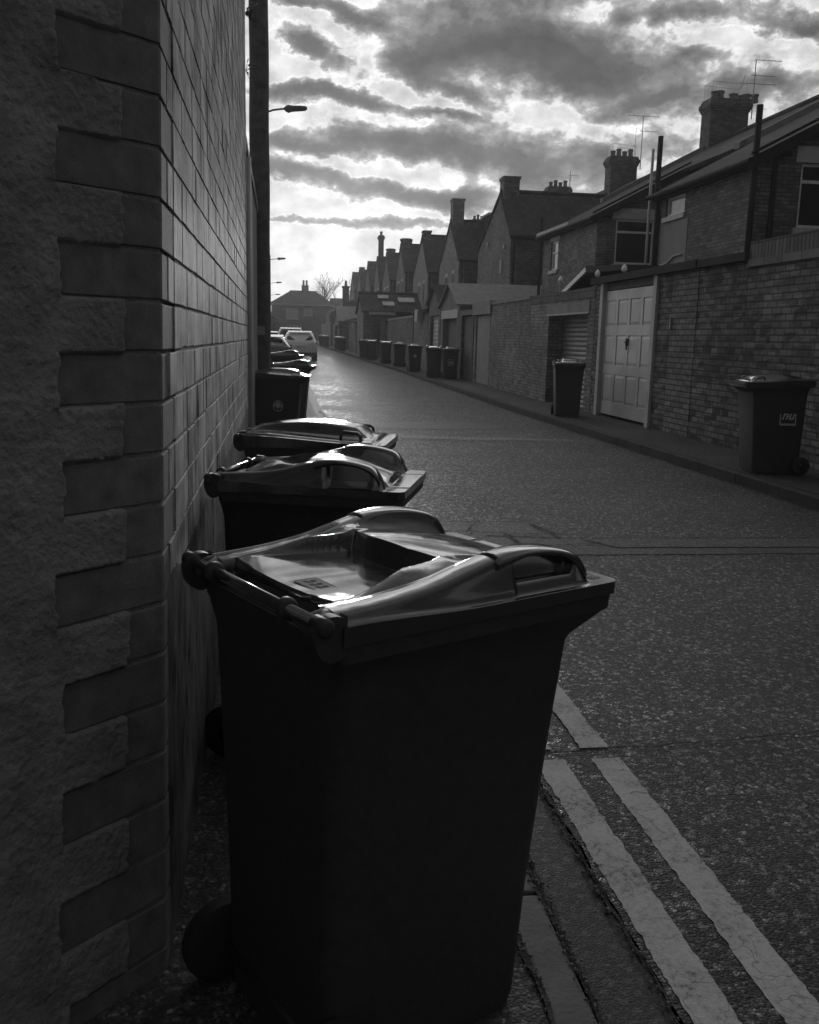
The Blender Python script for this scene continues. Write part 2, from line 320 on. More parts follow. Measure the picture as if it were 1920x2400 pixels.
M = dict(asphalt_mend=asphalt('mended_asphalt', .038, .14, 140, .56, .3, .8, .005), white_bud=mat('white_bud', .85, .35), kerb_dark=mat('shaded_kerb', .035, .9, var=(2.5, .4), bump=(50, .6, .006)),  # right kerb's dark tone is its face shadow put into the colour
    asphalt=asphalt('asphalt', .042, .28, 130, .66, .35, .9, .005), asphalt_old=asphalt('old_asphalt', .032, .22, 120, .66, .5, .9, .004),
    asphalt_smooth=asphalt('smooth_asphalt', .028, .06, 160, .6, .25, .5, .002), asphalt_patch=asphalt('patch_asphalt', .035, .09, 120, .65, .25, .5, .003),
    pavement=asphalt('pavement_asphalt', .042, .16, 110, .65, .35, .8, .003), ground=mat('ground', .06, .9, var=(.5, .4)),
    kerb=mat('concrete_kerb', .11, .8, var=(5, .3), bump=(60, .5, .004)), dirt=mat('gutter_dirt', .035, .95, var=(40, .7), bump=(60, 1, .01)),
    line=mat('line_paint', .36, .8, var=(14, .42, 12), bump=(160, .8, .004)), crack=mat('crack', .008, 1.),
    brick_a=brick_mat('brick_soot', .08, .14, .05), brick_b=brick_mat('brick_mid', .13, .20, .07), brick_c=brick_mat('brick_pale', .20, .28, .12, soot=.3),
    brick_wall=brick_mat('brick_yard_wall', .07, .115, .028, .23, .085, .012, 1.0, .5, 1.1), brick_light=brick_mat('brick_light_pier', .13, .18, .04, .23, .085, .012, 1.0, .2),
    soldier=brick_mat('brick_on_edge', .08, .14, .03, .085, .30, .012, 1.0, .3, 1.5, offs=0.0),
    block=brick_mat('concrete_block', .10, .15, .05, .44, .215, .010, .8, .3), render=mat('wall_render', .17, .9, var=(1.5, .3), bump=(25, .5, .01)),
    render_pale=mat('pale_render', .22, .9, var=(2, .2), bump=(40, .4, .005)),
    rough_render=mat('rough_render', .22, .95, var=(7, .35, 8), bump=(90, 1., .012)), quoin=mat('quoin_brick', .12, .85, var=(18, .35, 10), bump=(170, .8, .004)),
    face_brick=streaky('street_face_brick', .07, .60, .75), mortar=mat('mortar', .17, .95, bump=(80, .8, .004)),
    plinth=streaky('plinth_render', .03, .14, .9),
    slate=brick_mat('roof_slate', .045, .07, .02, .26, .20, .006, .8, .35, 1.2, .92), tile=brick_mat('roof_tile', .05, .08, .02, .22, .27, .010, 1., .3, 1.2, .95),
    lead=mat('lead_flashing', .20, .5, var=(4, .2)), felt=mat('roof_felt', .05, .95, var=(2, .3), bump=(80, .4, .003)),
    white=mat('white_paint', .78, .45, var=(3, .12), bump=(12, .1, .002)), white_old=mat('weathered_white_paint', .42, .6, var=(4, .25, 7)),
    door_white=mat('garage_door_paint', .50, .42, var=(1.1, .22, 10), rvar=(5, .1)), stone=mat('stone_lintel', .50, .8, var=(6, .2), bump=(60, .4, .003)),
    concrete=mat('concrete', .22, .85, var=(5, .25), bump=(50, .4, .004)), black_paint=mat('black_gutter_paint', .015, .75, .2, rvar=(8, .1)),
    glass=mat('window_glass', .012, .04, .6), glass_curtain=mat('curtained_glass', .30, .12, .6, var=(2, .3)), metal=mat('galvanised_metal', .35, .4, metallic=.8),
    shutter=mat('shutter_metal', .20, .5, metallic=.3, var=(3, .2)), wood=mat('dark_gate_wood', .11, .8, var=(6, .4), bump=(30, .5, .004)), wood_pale=mat('pale_gate_paint', .22, .7, var=(3, .2)),
    pole=mat('creosoted_pole', .09, .85, var=(8, .5), bump=(30, .8, .006)), lamp=mat('lamp_post_paint', .07, .45), pot=mat('chimney_pot_clay', .16, .8, var=(6, .3)),
    bark=mat('bark', .05, .9, var=(10, .4)), leaf=mat('leaf', .05, .6, var=(6, .4)), rubber=mat('rubber', .015, .75, var=(20, .3)),
    car_silver=mat('silver_car_paint', .70, .3, metallic=.0, coat=.6), car_grey=mat('grey_car_paint', .32, .3, metallic=.0, coat=.6), car_dark=mat('dark_car_paint', .02, .15, coat=1.),
    tail=mat('tail_light_lens', .10, .15), plate=mat('number_plate', .5, .4), plastic=mat('dark_plastic', .02, .5))

for k_, a_ in (('brick_wall', .75), ('brick_light', .35), ('brick_a', .3), ('brick_b', .35), ('brick_c', .3)): add_patches(M[k_], a_)
# bin plastics
def bin_body_mat():
    m = mat('bin_body_plastic', .036, .6, .4, var=(40, .25, 10), bump=(420, .6, .0014)); return m
def bin_lid_mat():
    m = bpy.data.materials.new('bin_lid_plastic'); m.use_nodes = True; t = m.node_tree; b = t.nodes['Principled BSDF']
    b.inputs['Base Color'].default_value = (.025, .025, .025, 1); b.inputs['Specular IOR Level'].default_value = 1.0; b.inputs['Coat Weight'].default_value = 1.0; b.inputs['Coat Roughness'].default_value = .06
    tcn = t.nodes.new('ShaderNodeTexCoord'); O = tcn.outputs['Object']
    n = t.nodes.new('ShaderNodeTexNoise'); n.inputs['Scale'].default_value = 9; n.inputs['Detail'].default_value = 6; n.inputs['Distortion'].default_value = 2.2; t.links.new(O, n.inputs['Vector'])
    r = t.nodes.new('ShaderNodeMapRange'); r.inputs['From Min'].default_value = .3; r.inputs['From Max'].default_value = .72; r.inputs['To Min'].default_value = .07; r.inputs['To Max'].default_value = .26
    t.links.new(n.outputs['Fac'], r.inputs['Value']); t.links.new(r.outputs[0], b.inputs['Roughness'])
    wv = t.nodes.new('ShaderNodeTexWave'); wv.wave_type = 'RINGS'; wv.rings_direction = 'Z'; wv.inputs['Scale'].default_value = 7; wv.inputs['Distortion'].default_value = 3.5
    wv.inputs['Detail'].default_value = 2; wv.inputs['Detail Scale'].default_value = 1.2
    mp = t.nodes.new('ShaderNodeMapping'); mp.inputs['Location'].default_value = (-.10, .03, 0); t.links.new(O, mp.inputs['Vector']); t.links.new(mp.outputs[0], wv.inputs['Vector'])
    n2 = t.nodes.new('ShaderNodeTexNoise'); n2.inputs['Scale'].default_value = 260; n2.inputs['Detail'].default_value = 2; t.links.new(O, n2.inputs['Vector'])
    n3 = t.nodes.new('ShaderNodeTexNoise'); n3.inputs['Scale'].default_value = 12; n3.inputs['Detail'].default_value = 3; t.links.new(O, n3.inputs['Vector'])
    b1 = t.nodes.new('ShaderNodeBump'); b1.inputs['Strength'].default_value = .2; b1.inputs['Distance'].default_value = .0015; t.links.new(wv.outputs['Fac'], b1.inputs['Height'])
    b2 = t.nodes.new('ShaderNodeBump'); b2.inputs['Strength'].default_value = .12; b2.inputs['Distance'].default_value = .0008; t.links.new(n2.outputs['Fac'], b2.inputs['Height']); t.links.new(b1.outputs[0], b2.inputs['Normal'])
    b3 = t.nodes.new('ShaderNodeBump'); b3.inputs['Strength'].default_value = .35; b3.inputs['Distance'].default_value = .0016; t.links.new(n3.outputs['Fac'], b3.inputs['Height']); t.links.new(b2.outputs[0], b3.inputs['Normal'])
    t.links.new(b3.outputs[0], b.inputs['Normal'])
    return m
for k_ in ('slate', 'tile', 'felt'): M[k_].node_tree.nodes['Principled BSDF'].inputs['Specular IOR Level'].default_value = .15
M['bin'] = bin_body_mat(); M['lid'] = bin_lid_mat(); M['emblem'] = mat('emblem_print', .5, .6, var=(60, .5)); M['sticker'] = mat('sticker', .30, .5, var=(30, .25)); M['sticker_ink'] = mat('sticker_ink', .04, .6)

def worn_line():
    m = mat('worn_line_paint', .36, .8, bump=(160, .8, .004)); t = m.node_tree; b = t.nodes['Principled BSDF']; tcn = t.nodes.new('ShaderNodeTexCoord'); O = tcn.outputs['Object']
    a = t.nodes.new('ShaderNodeTexNoise'); a.inputs['Scale'].default_value = 55; a.inputs['Detail'].default_value = 9; a.inputs['Roughness'].default_value = .75; t.links.new(O, a.inputs['Vector'])
    c = t.nodes.new('ShaderNodeTexNoise'); c.inputs['Scale'].default_value = 5; c.inputs['Detail'].default_value = 6; t.links.new(O, c.inputs['Vector'])
    v = t.nodes.new('ShaderNodeTexVoronoi'); v.feature = 'DISTANCE_TO_EDGE'; v.inputs['Scale'].default_value = 9; 
    wz = t.nodes.new('ShaderNodeVectorMath'); wz.operation = 'MULTIPLY_ADD'; t.links.new(c.outputs['Color'], wz.inputs[0]); wz.inputs[1].default_value = (.3, .3, 0); t.links.new(O, wz.inputs[2]); t.links.new(wz.outputs[0], v.inputs['Vector'])
    s_ = t.nodes.new('ShaderNodeMath'); s_.operation = 'MULTIPLY_ADD'; t.links.new(c.outputs['Fac'], s_.inputs[0]); s_.inputs[1].default_value = .7; t.links.new(a.outputs['Fac'], s_.inputs[2])
    r = t.nodes.new('ShaderNodeValToRGB'); t.links.new(s_.outputs[0], r.inputs[0]); e = r.color_ramp.elements
    e[0].position = .62; e[0].color = (.05, .05, .05, 1); e[1].position = .98; e[1].color = (.46, .46, .46, 1); x = e.new(.70); x.color = (.22, .22, .22, 1); x = e.new(.80); x.color = (.36, .36, .36, 1)
    k = t.nodes.new('ShaderNodeMapRange'); k.inputs['From Min'].default_value = .0; k.inputs['From Max'].default_value = .012; k.inputs['To Min'].default_value = .35; k.inputs['To Max'].default_value = 1; t.links.new(v.outputs['Distance'], k.inputs['Value'])
    mx = t.nodes.new('ShaderNodeVectorMath'); mx.operation = 'SCALE'; t.links.new(r.outputs[0], mx.inputs[0]); t.links.new(k.outputs[0], mx.inputs['Scale']); t.links.new(mx.outputs[0], b.inputs['Base Color']); return m
M['line'] = worn_line()
# ------------------------------------------------------------------ ground, lane, pavements
def strip(name, xa, xb, y0, y1, dz, m, step=2.0, kind='structure', wob=0.0, sub=1):
    """sheet between x = xa(y) and xb(y), following the lane's climb"""
    mb = MB(); n = max(1, int((y1 - y0) / step)); fa = xa if callable(xa) else (lambda y: xa); fb = xb if callable(xb) else (lambda y: xb)
    vs = []
    for i in range(n + 1):
        y = y0 + (y1 - y0) * i / n
        a = fa(y) + (wob * (noise.noise((y * 9, 1.3, 0)) + .6 * noise.noise((y * 31, 4.3, 0))) if wob else 0)
        b = fb(y) + (wob * (noise.noise((y * 8, 7.7, 0)) + .6 * noise.noise((y * 27, 9.1, 0))) if wob else 0)
        vs += [(a, y, gz(y) + dz), (b, y, gz(y) + dz)]
    mb.add(vs, [(2 * i, 2 * i + 1, 2 * i + 3, 2 * i + 2) for i in range(n)])
    o = mb.build(name, m); o['kind'] = kind; return o
g = MB(); ys = [-200, -20, 20, 60, 100, 160, 300, 600]
gv = []
for y in ys: gv += [(-300, y, gz(min(y, 300)) - .03), (300, y, gz(min(y, 300)) - .03)]
g.add(gv, [(2 * i, 2 * i + 1, 2 * i + 3, 2 * i + 2) for i in range(len(ys) - 1)]); tag(g.build('ground', M['ground']), kind='structure')
strip('road', .88, lambda y: kx(y), -8, 150, 0, M['asphalt'])
# older surface between the cracks beside the camera, patches and trench scars
def sheet(name, pts, dz, m, kind='structure', jag=0.0, seed=0):
    P = []
    n = len(pts)
    for i in range(n):
        a, b = Vector(pts[i]), Vector(pts[(i + 1) % n]); d = b - a; k = max(1, int(d.length / .03)) if jag else 1
        k = min(k, 120)
        for j in range(k):
            q = a + d * j / k
            if jag:
                nn = Vector((-d.y, d.x)).normalized(); q = q + nn * jag * (noise.noise((q.x * 7, q.y * 7, seed)) + .6 * noise.noise((q.x * 26, q.y * 26, seed)))
            P.append((q.x, q.y, gz(q.y) + dz))
    me = MB().add(P, [list(range(len(P)))]).build(name, m)
    if me.data.polygons[0].normal.z < 0: me.data.flip_normals()
    me['kind'] = kind; return me
sheet('road_surface_old', [(.885, -6), (4.98, -6), (4.98, 3.55), (3.2, 3.28), (2.1, 3.16), (1.02, 3.09), (.885, 3.07)], .004, M['asphalt_old'])
sheet('road_channel', [(.705, -6), (.89, -6), (.895, 2.2), (.89, 6), (.705, 6)], .004, M['asphalt_smooth'], jag=.012, seed=3)
strip('pavement_left', -.6, .60, -8, 150, .006, M['pavement'])
strip('road_edge', .705, .885, 6, 150, -.001, M['asphalt_smooth'])
def slabs_kerb():
    mb = MB(); y = -6.0
    while y < 60:
        mb.box(.60, .70, y + .008, y + .905, gz(y) - .1, gz(y) + .012); y += .915
    o = mb.build('kerb_left', M['kerb'], bevel=.006); o['kind'] = 'structure'
slabs_kerb()
strip('gutter_dirt', .699, .712, -6, 12, .010, M['dirt'], .02, wob=.012)
strip('gutter_dirt_seam', .876, .884, -6, 3.0, .010, M['dirt'], .02, wob=.014)
strip('gutter_dirt_edge', .588, .604, -6, 12, .014, M['dirt'], .02, wob=.014)
# double lines (painted, chipped edges) and where the trench interrupts them
def mline(x0, x1, y0, y1, sd):
    n = int((y1 - y0) / .012); vs = []
    for i in range(n + 1):
        y = y0 + (y1 - y0) * i / n; j = lambda k: .006 * noise.noise((y * 4, k, sd)) + .006 * noise.noise((y * 22, k, sd)) + .005 * noise.noise((y * 75, k, sd))
        vs += [(x0 + j(1.1), y, .0062), (x1 + j(5.7), y, .0062)]
    o = MB().add(vs, [(2 * i, 2 * i + 1, 2 * i + 3, 2 * i + 2) for i in range(n)]).build('road_marking', M['line'])
    tag(o, kind='structure')
mline(.915, 1.025, -3, 3.04, 1); mline(1.125, 1.235, -3, 3.035, 2); mline(1.115, 1.222, 3.125, 4.6, 3); mline(.90, 1.00, 3.125, 4.6, 4)
def crackline(pts, w_, z=.0065, nm='road_crack'):
    mb = MB(); vs = []; P = []
    for i in range(len(pts) - 1):
        a, b = Vector(pts[i]), Vector(pts[i + 1]); k = max(2, int((b - a).length / .02))
        for j in range(k): P.append(a + (b - a) * j / k)
    P.append(Vector(pts[-1]))
    for i, p in enumerate(P):
        d = (P[min(i + 1, len(P) - 1)] - P[max(i - 1, 0)]).normalized(); nn = Vector((-d.y, d.x))
        q = p + nn * .02 * noise.noise((p.x * 9, p.y * 9, 2.2)); ww = w_ * (.35 + abs(noise.noise((p.x * 17, p.y * 17, 5))) * 2.0)
        vs += [(*(q - nn * ww), gz(q.y) + z), (*(q + nn * ww), gz(q.y) + z)]
    mb.add(vs, [(2 * i, 2 * i + 1, 2 * i + 3, 2 * i + 2) for i in range(len(P) - 1)])
    o = mb.build(nm, M['crack']); o['kind'] = 'structure'; return o
crackline([(.89, 3.085), (1.4, 3.10), (2.1, 3.165), (3.2, 3.29), (4.98, 3.56)], .006, .0145)
crackline([(1.6, 6.9), (2.15, 6.80), (3.2, 6.76), (4.98, 6.72)], .010)
crackline([(1.45, 7.0), (1.62, 7.4)], .008, .0145); crackline([(1.0, 6.75), (1.6, 6.8)], .008, .0145); crackline([(1.75, 6.95), (2.15, 6.9)], .010, .0145)
sheet('road_patch', [(.95, 6.25), (4.97, 6.2), (4.97, 6.70), (2.2, 6.78), (2.05, 7.42), (.95, 7.5)], .004, M['asphalt_mend'], jag=.02, seed=8)
crackline([(1.0, 7.5), (1.55, 7.4), (2.05, 7.42), (2.17, 6.8)], .012, .0145); crackline([(1.0, 7.0), (1.5, 7.05), (1.75, 6.95), (1.8, 6.5), (2.4, 6.55)], .012, .0145)
crackline([(1.2, 7.45), (1.3, 7.05), (1.25, 6.6)], .010, .0145)
sheet('road_patch_seam', [(2.3, 6.72), (2.5, 6.45), (4.96, 6.38), (4.96, 6.68)], .0085, asphalt('seam_filler', .075, .16, 140, .7, .3, .6, .003), jag=.02, seed=17)
sheet('road_patch_dark', [(.6, 16.2), (3.3, 16.9), (4.0, 16.5), (3.9, 15.6), (2.6, 15.4), (.6, 15.6)], .004, M['asphalt_smooth'], jag=.03, seed=9)
sheet('road_patch_long', [(.9, 20.6), (2.35, 20.2), (2.45, 19.1), (1.6, 19.3), (.9, 19.6)], .004, M['asphalt_smooth'], jag=.03, seed=11)
sheet('road_patch_far', [(.89, 26), (2.0, 25.6), (1.9, 27.6), (.89, 28.4)], .004, asphalt('pale_asphalt_worn', .06, .25, 120, .6), jag=.03, seed=13)
sheet('road_patch_worn', [(.89, 33), (2.2, 32.4), (2.0, 33.6), (.89, 34.4)], .004, M['asphalt_mend'], jag=.03, seed=14)
for y in (13.4, 23.5, 30.2, 41, 47): crackline([(.9, y), (1.9, y + .2), (3.0 + y * .02, y + .1)], .012)
crackline([(.8, 19.0), (.92, 17.0), (1.0, 14.8)], .012, .0105)
sheet('road_patch_streak', [(1.0, 14.6), (2.9, 14.2), (4.6, 14.0), (4.7, 13.7), (2.6, 13.8), (1.0, 14.2)], .004, asphalt('bright_worn_asphalt', .07, .3, 120, .6), jag=.05, seed=21)
for i_, (xa, xb, ya, yb) in enumerate(((.9, 1.9, 23.0, 23.6), (.9, 1.8, 31.0, 31.5), (.9, 2.6, 39, 40.0))):
    sheet('road_patch_worn', [(xa, ya), (xb, ya - .2), (xb + .1, yb), (xa, yb + .2)], .004, M['asphalt_mend'], jag=.04, seed=30 + i_)
# right-hand kerb and pavement
strip('pavement_right', lambda y: kx(y) + .12, lambda y: kx(y) + 1.35, -8, 150, .12, M['pavement'])
def kerb_r():
    mb = MB(); y = -6.0
    while y < 130:
        a = kx(y); mb.box(a + .006 * noise.noise((y, 0, 0)), a + .121, y + .001, y + .914, gz(y) - .1, gz(y) + .118); y += .915
    o = mb.build('kerb_right', M['kerb_dark'], bevel=.010); o['kind'] = 'structure'
kerb_r()
strip('gutter_dirt_right', lambda y: kx(y) - .03, lambda y: kx(y) + .006, -6, 60, .006, M['dirt'], .05, wob=.02)
# grit and small litter in the near gutter
def gutter_grit():
    mb = MB()
    for i in range(1500):
        x = random.choice((.71, .71, .876, .6)) + random.gauss(0, .010); y = random.uniform(1.2, 4.5); s_ = random.uniform(.0015, .006) * random.choice((1, 1, 1.6)); z = .012
        a = random.random() * 3; q = [Vector((math.cos(a + k * 1.57) * s_ * random.uniform(.6, 1.3), math.sin(a + k * 1.57) * s_ * random.uniform(.6, 1.3), 0)) for k in range(4)]
        mb.add([(x + p.x, y + p.y, z - s_ * .4) for p in q] + [(x + p.x * .5, y + p.y * .5, z + s_ * .7) for p in q],
               [(3, 2, 1, 0), (4, 5, 6, 7), (0, 1, 5, 4), (1, 2, 6, 5), (2, 3, 7, 6), (3, 0, 4, 7)])
    o = mb.build('gutter_grit', mat('grit', .12, .8, var=(200, .8))); tag(o, 'loose grit and crumbs of tarmac in the gutter', 'grit', kind='stuff')
gutter_grit()

# ------------------------------------------------------------------ corner building on the left
WX = -.27; CY0 = 2.25; CH = .116; Z0 = .875 - 8 * .116 + .0   # course lines
def corner_building():
    root = empty('corner_building', (WX, CY0, 0)); tag(root, 'dark brick corner building with rough rendered splayed corner filling the left edge', 'building')
    inv = Vector((-WX, -CY0, 0))
    dv = Vector((-math.sin(R(45)), -math.cos(R(45)), 0)); nv = Vector((math.cos(R(45)), -math.sin(R(45)), 0))   # along the splay, outward
    # splay: rough render flowing round the quoin bricks
    def longb(k): return k % 2 == 0
    mb = MB(); nu, nz_ = 190, 620; U, H_ = .95, 3.3
    def inside(u, z):                                   # signed distance-like depth inside a quoin brick (>0 inside)
        k = math.floor((z - Z0) / CH); zz = z - Z0 - k * CH
        Lk = (.252 if longb(k) else .118) + .006 * noise.noise((k * 3.1, 0, 0))
        return min(Lk - u, zz, CH - zz) if longb(k) else Lk - u
    def inset(u, z):
        j = .006 * noise.noise((u * 45, z * 45, 0)) + .009 * noise.noise((u * 14, z * 14, 3))
        k = math.floor((z - Z0) / CH); zz = z - Z0 - k * CH
        Lk = (.262 + .030 * noise.noise((k * 2.3, 5, 0)) if longb(k) else .108 + .010 * noise.noise((k * 1.9, 8, 0)))
        d = Lk - u
        if longb(k):
            du = min(zz, CH - zz) if u > .104 else 1
            d = min(d, du) if u > .104 else d
        return d + j
    vs = []
    us = [(.40 * (i / 140)) if i <= 140 else .40 + (U - .40) * (i - 140) / (nu - 140) for i in range(nu + 1)]
    for j in range(nz_ + 1):
        z = -.05 + H_ * j / nz_
        for i, u in enumerate(us):
            d = inset(u, z); t = min(1, max(0, (-d + .001) / .008)); t = t * t * (3 - 2 * t)
            rn = noise.fractal((u * 14, z * 14, 1.7), 1.0, 2.1, 5) * .0035 + noise.fractal((u * 60, z * 60, 5.1), 1.0, 2.0, 4) * .0034 + noise.noise((u * 4, z * 4, 9)) * .004
            lip = .0050 * math.exp(-((d + .010) / .008) ** 2)
            o_ = -.006 + t * (.0135 + rn + lip) if t > 0 else -.006
            p = dv * u + nv * o_; vs.append((p.x, p.y, z))
    W_ = nu + 1
    fs = [(j * W_ + i, (j + 1) * W_ + i, (j + 1) * W_ + i + 1, j * W_ + i + 1) for j in range(nz_) for i in range(nu)]
    mb.add(vs, fs); mb.build('rough_render', M['rough_render'], root, smooth=True, uv=False)
    mb = MB(); p0 = dv * .95 + nv * .004; mb.prism([(p0.x, p0.y, -.1), ((dv * 3).x, (dv * 3).y, -.1), ((dv * 3).x, (dv * 3).y, 6), (p0.x, p0.y, 6)], -nv * .3)
    q0 = dv * .01 + nv * -.004; mb.prism([(q0.x, q0.y, 3.22), (p0.x, p0.y, 3.22), (p0.x, p0.y, 6), (q0.x, q0.y, 6)], -nv * .3)
    mb.build('upper_render', M['rough_render'], root)
    # quoin bricks: wrap the corner
    mb = MB()
    for k in range(int((3.25 - Z0) / CH) + 1):
        z0, z1 = Z0 + k * CH + .005, Z0 + (k + 1) * CH - .005
        if z1 < 0.0: continue
        z0 = max(z0, 0)
        Lc = .30 if longb(k) else .122; Ls = .11 if longb(k) else .23
        jx = .0015 * noise.noise((k * 1.7, 2, 0)); e = .0015
        a = dv * Lc + nv * jx; c = nv * jx; s1 = Vector((jx, Ls, 0)); s1i = Vector((-.09, Ls, 0)); ai = dv * Lc - nv * .09
        cc = Vector((jx * .7, -jx * .4, 0))
        c1 = cc + dv * .006; c2 = cc + Vector((0, .006, 0)); ci = Vector((-.085, .03, 0))
        pts = [a, c1, c2, s1, s1i, ci, ai]
        b_ = [Vector((p.x, p.y, z0)) for p in pts]; tt = [Vector((p.x, p.y, z1)) for p in pts]
        # side faces and caps
        n = 7; mb.add(b_ + tt, [list(range(n))[::-1], list(range(n, 2 * n))] + [(i, (i + 1) % n, n + (i + 1) % n, n + i) for i in range(n)])
    q = mb.build('quoin_brick', M['quoin'], root, bevel=.003)
    mb = MB(); mb.prism([tuple(dv * .24 - nv * .014) , (-.014, .006, 0), (-.012, .32, 0), (-.1, .32, 0), tuple(dv * .27 - nv * .1)], (0, 0, 3.3)); mb.build('corner_mortar', M['mortar'], root)
    # street face: individually laid bricks
    mb = MB(); LY = 6.0; BL = .208; zt = 5.7
    k = 0; zl = Z0
    while zl < zt:
        z0, z1 = zl + .005, zl + CH - .005; y = (.118 if longb(k) else .238) + .006
        if zl > 3.2: y = .004
        q = k % 2
        while y < LY:
            ln = (.228 if q % 2 else .120) + random.uniform(-.004, .004); q += 1
            y1 = min(y + ln - .010, LY)
            if z1 > .80 and y1 - y > .02:
                o_ = random.gauss(0, .0007) + .0018; tl = random.gauss(0, .0004); j = lambda: random.uniform(-.0016, .0016)
                zz0, zz1 = z0 + j(), z1 + j()
                f = [(o_ + tl, y + j(), zz0 + j()), (o_ - tl, y1 + j(), zz0 + j()), (o_ - tl, y1 + j(), zz1 + j()), (o_ + tl, y + j(), zz1 + j())]
                bk = [(-.05, y, zz0), (-.05, y1, zz0), (-.05, y1, zz1), (-.05, y, zz1)]
                mb.add(f + bk, [(0, 1, 2, 3), (5, 4, 7, 6), (1, 0, 4, 5), (3, 2, 6, 7), (0, 3, 7, 4), (2, 1, 5, 6)])
            y += ln
        zl += CH; k += 1
    mb.build('street_face', M['face_brick'], root, bevel=.0018)
    mb = MB(); mb.box(-.35, -.0028, .30, LY - .002, -.1, zt - .01); mb.build('mortar_bed', M['mortar'], root)
    mb = MB(); # lower rendered plinth, scraped and uneven
    nz2, ny2 = 90, 260; vs = []
    for j in range(nz2 + 1):
        z = -.05 + 1.0 * j / nz2
        for i in range(ny2 + 1):
            y = .004 + (LY - .03) * (i / ny2) ** 1.5
            e = max(0, min(1, (.93 + .05 * noise.noise((y * 3, 0, 0)) - z) / .06)) * min(1, .25 + y / .2)
            vs.append((-.008 + e * (.013 + .0022 * noise.fractal((y * 12, z * 6, 0), 1, 2, 5) + .0012 * noise.noise((y * 50, z * 22, 2))), y, z))
    W2 = ny2 + 1; mb.add(vs, [(j * W2 + i, j * W2 + i + 1, (j + 1) * W2 + i + 1, (j + 1) * W2 + i) for j in range(nz2) for i in range(ny2)])
    mb.build('plinth', M['plinth'], root, smooth=True, uv=False)
    mb = MB(); mb.box(-4, -.351, 1.0, LY, 0, 6.0); mb.box(-.35, -.0, LY - .0, LY + .0 + .01, 0, 5.6); mb.build('rear_mass', M['brick_a'], root)
corner_building()
for o_ in [o for o in bpy.data.objects if o.parent and o.parent.name == 'corner_building']:
    for v_ in o_.data.vertices:
        f_ = 1 - sstep(.2, 2.2, v_.co.y); v_.co.y += (.155 * (v_.co.z - 1.45)) * f_
def wall_weed(x, y, z, n, sc, label):
    mb = MB()
    for i in range(n):
        d = Vector((random.uniform(.1, 1), random.uniform(-.6, .8), random.uniform(-.6, 1))).normalized(); l = random.uniform(.3, 1) * sc
        p = Vector((0, 0, 0)); mid = d * l * .6 + Vector((0, 0, .1 * l)); tip = d * l
        mb.tube([p, mid, tip], [.002, .0015, .001], 4)
        for q in range(3):
            c = mid.lerp(tip, q / 2); s_ = random.uniform(.012, .025) * sc / .15; u = Vector((random.uniform(-1, 1), random.uniform(-1, 1), random.uniform(-1, 1))).normalized(); v = u.cross(d).normalized()
            mb.add([c - u * s_, c + v * s_ * .5, c + u * s_, c - v * s_ * .5], [(0, 1, 2, 3)])
    o = mb.build('wall_weed', M['leaf'], uv=False); o.location = (x, y, z); tag(o, label, 'weed', 'weeds rooted high on the corner building')
wall_weed(WX + .005, 8.24, 4.05, 16, .15, 'leafy weed rooted highest on the edge of the left brick wall')
wall_weed(WX + .005, 8.22, 3.62, 7, .10, 'smaller sparse weed below the leafy one on the left wall edge')

def back_wall():
    root = empty('lane_wall', (WX, 8.4, 0)); tag(root, 'lower rendered wall with a downpipe just behind the left corner building', 'wall')
    MB().box(-.5, -.03, 0, 6.0, 0, 3.15).build('wall_body', M['render'], root)
    MB().box(-.52, -.01, -.0, 6.02, 3.152, 3.22).build('coping', M['concrete'], root)
    MB().tube([(.0, .12, 0), (.0, .12, 3.0)], .035, 12).build('downpipe', M['white_old'], root, smooth=True)
back_wall()

# telegraph pole and street lamps
def tele_pole():
    x, y = -.262, 13.6; root = empty('telegraph_pole', (x, y, 0)); tag(root, 'thick dark wooden telegraph pole rising beside the left wall', 'pole')
    mb = MB(); n = 40
    mb.tube([(.004 * math.sin(i), 0, i * .25) for i in range(n + 1)], [.150 - .0009 * i for i in range(n + 1)], 20); mb.build('pole', M['pole'], root, smooth=True)
    MB().box(-.06, .06, -.16, -.14, 1.5, 1.62).build('number_plate', M['metal'], root)
tele_pole()
def street_lamp(x, y, h, rz, label, arm=1.1, sc=1.0):
    root = empty('street_lamp', (x, y, gz(y)), rz); tag(root, label, 'street lamp', 'street lamps down the left side of the lane')
    MB().tube([(0, 0, 0), (0, 0, 1.2), (0, 0, 1.21), (0, 0, h - .25)], [.085, .085, .055, .05], 14).build('column', M['lamp'], root, smooth=True)
    MB().tube([(0, 0, h - .25), (.03, 0, h - .12), (.15, 0, h), (arm * .6, 0, h + .12), (arm, 0, h + .17)], .03, 10).build('arm', M['lamp'], root, smooth=True)
    a = arm; rings = []
    for t, wd, ht in ((0, .06, .06), (.06, .11, .16), (.14, .14, .22), (.24, .14, .17), (.45, .17, .15), (.64, .14, .13), (.70, .07, .06)):
        zc = h + .18 + t * .06
        rings.append([(a + t, wd * math.cos(q * math.pi / 4), zc + ht * (.5 if math.sin(q * math.pi / 4) > 0 else .6) * math.sin(q * math.pi / 4)) for q in range(8)])
    hd = MB().loft(rings).build('lamp_head', M['lamp'], root, smooth=True)
    MB().loft([[(a + t, wd * math.cos(q * math.pi / 3), h + .135 + t * .06 + .03 * math.sin(q * math.pi / 3)) for q in range(6)] for t, wd in ((.26, .07), (.44, .10), (.60, .08))]).build('lens', M['glass_curtain'], hd, smooth=True)
street_lamp(-.62, 30, 8.0, 0, 'nearest street lamp, its head poking out past the telegraph pole', .78)
street_lamp(-1.15, 80, 7.2, 0, 'second street lamp down the lane, just right of the telegraph pole', 1.0)
street_lamp(-1.4, 118, 7.1, 0, 'third street lamp, lower behind the second one', 1.05)
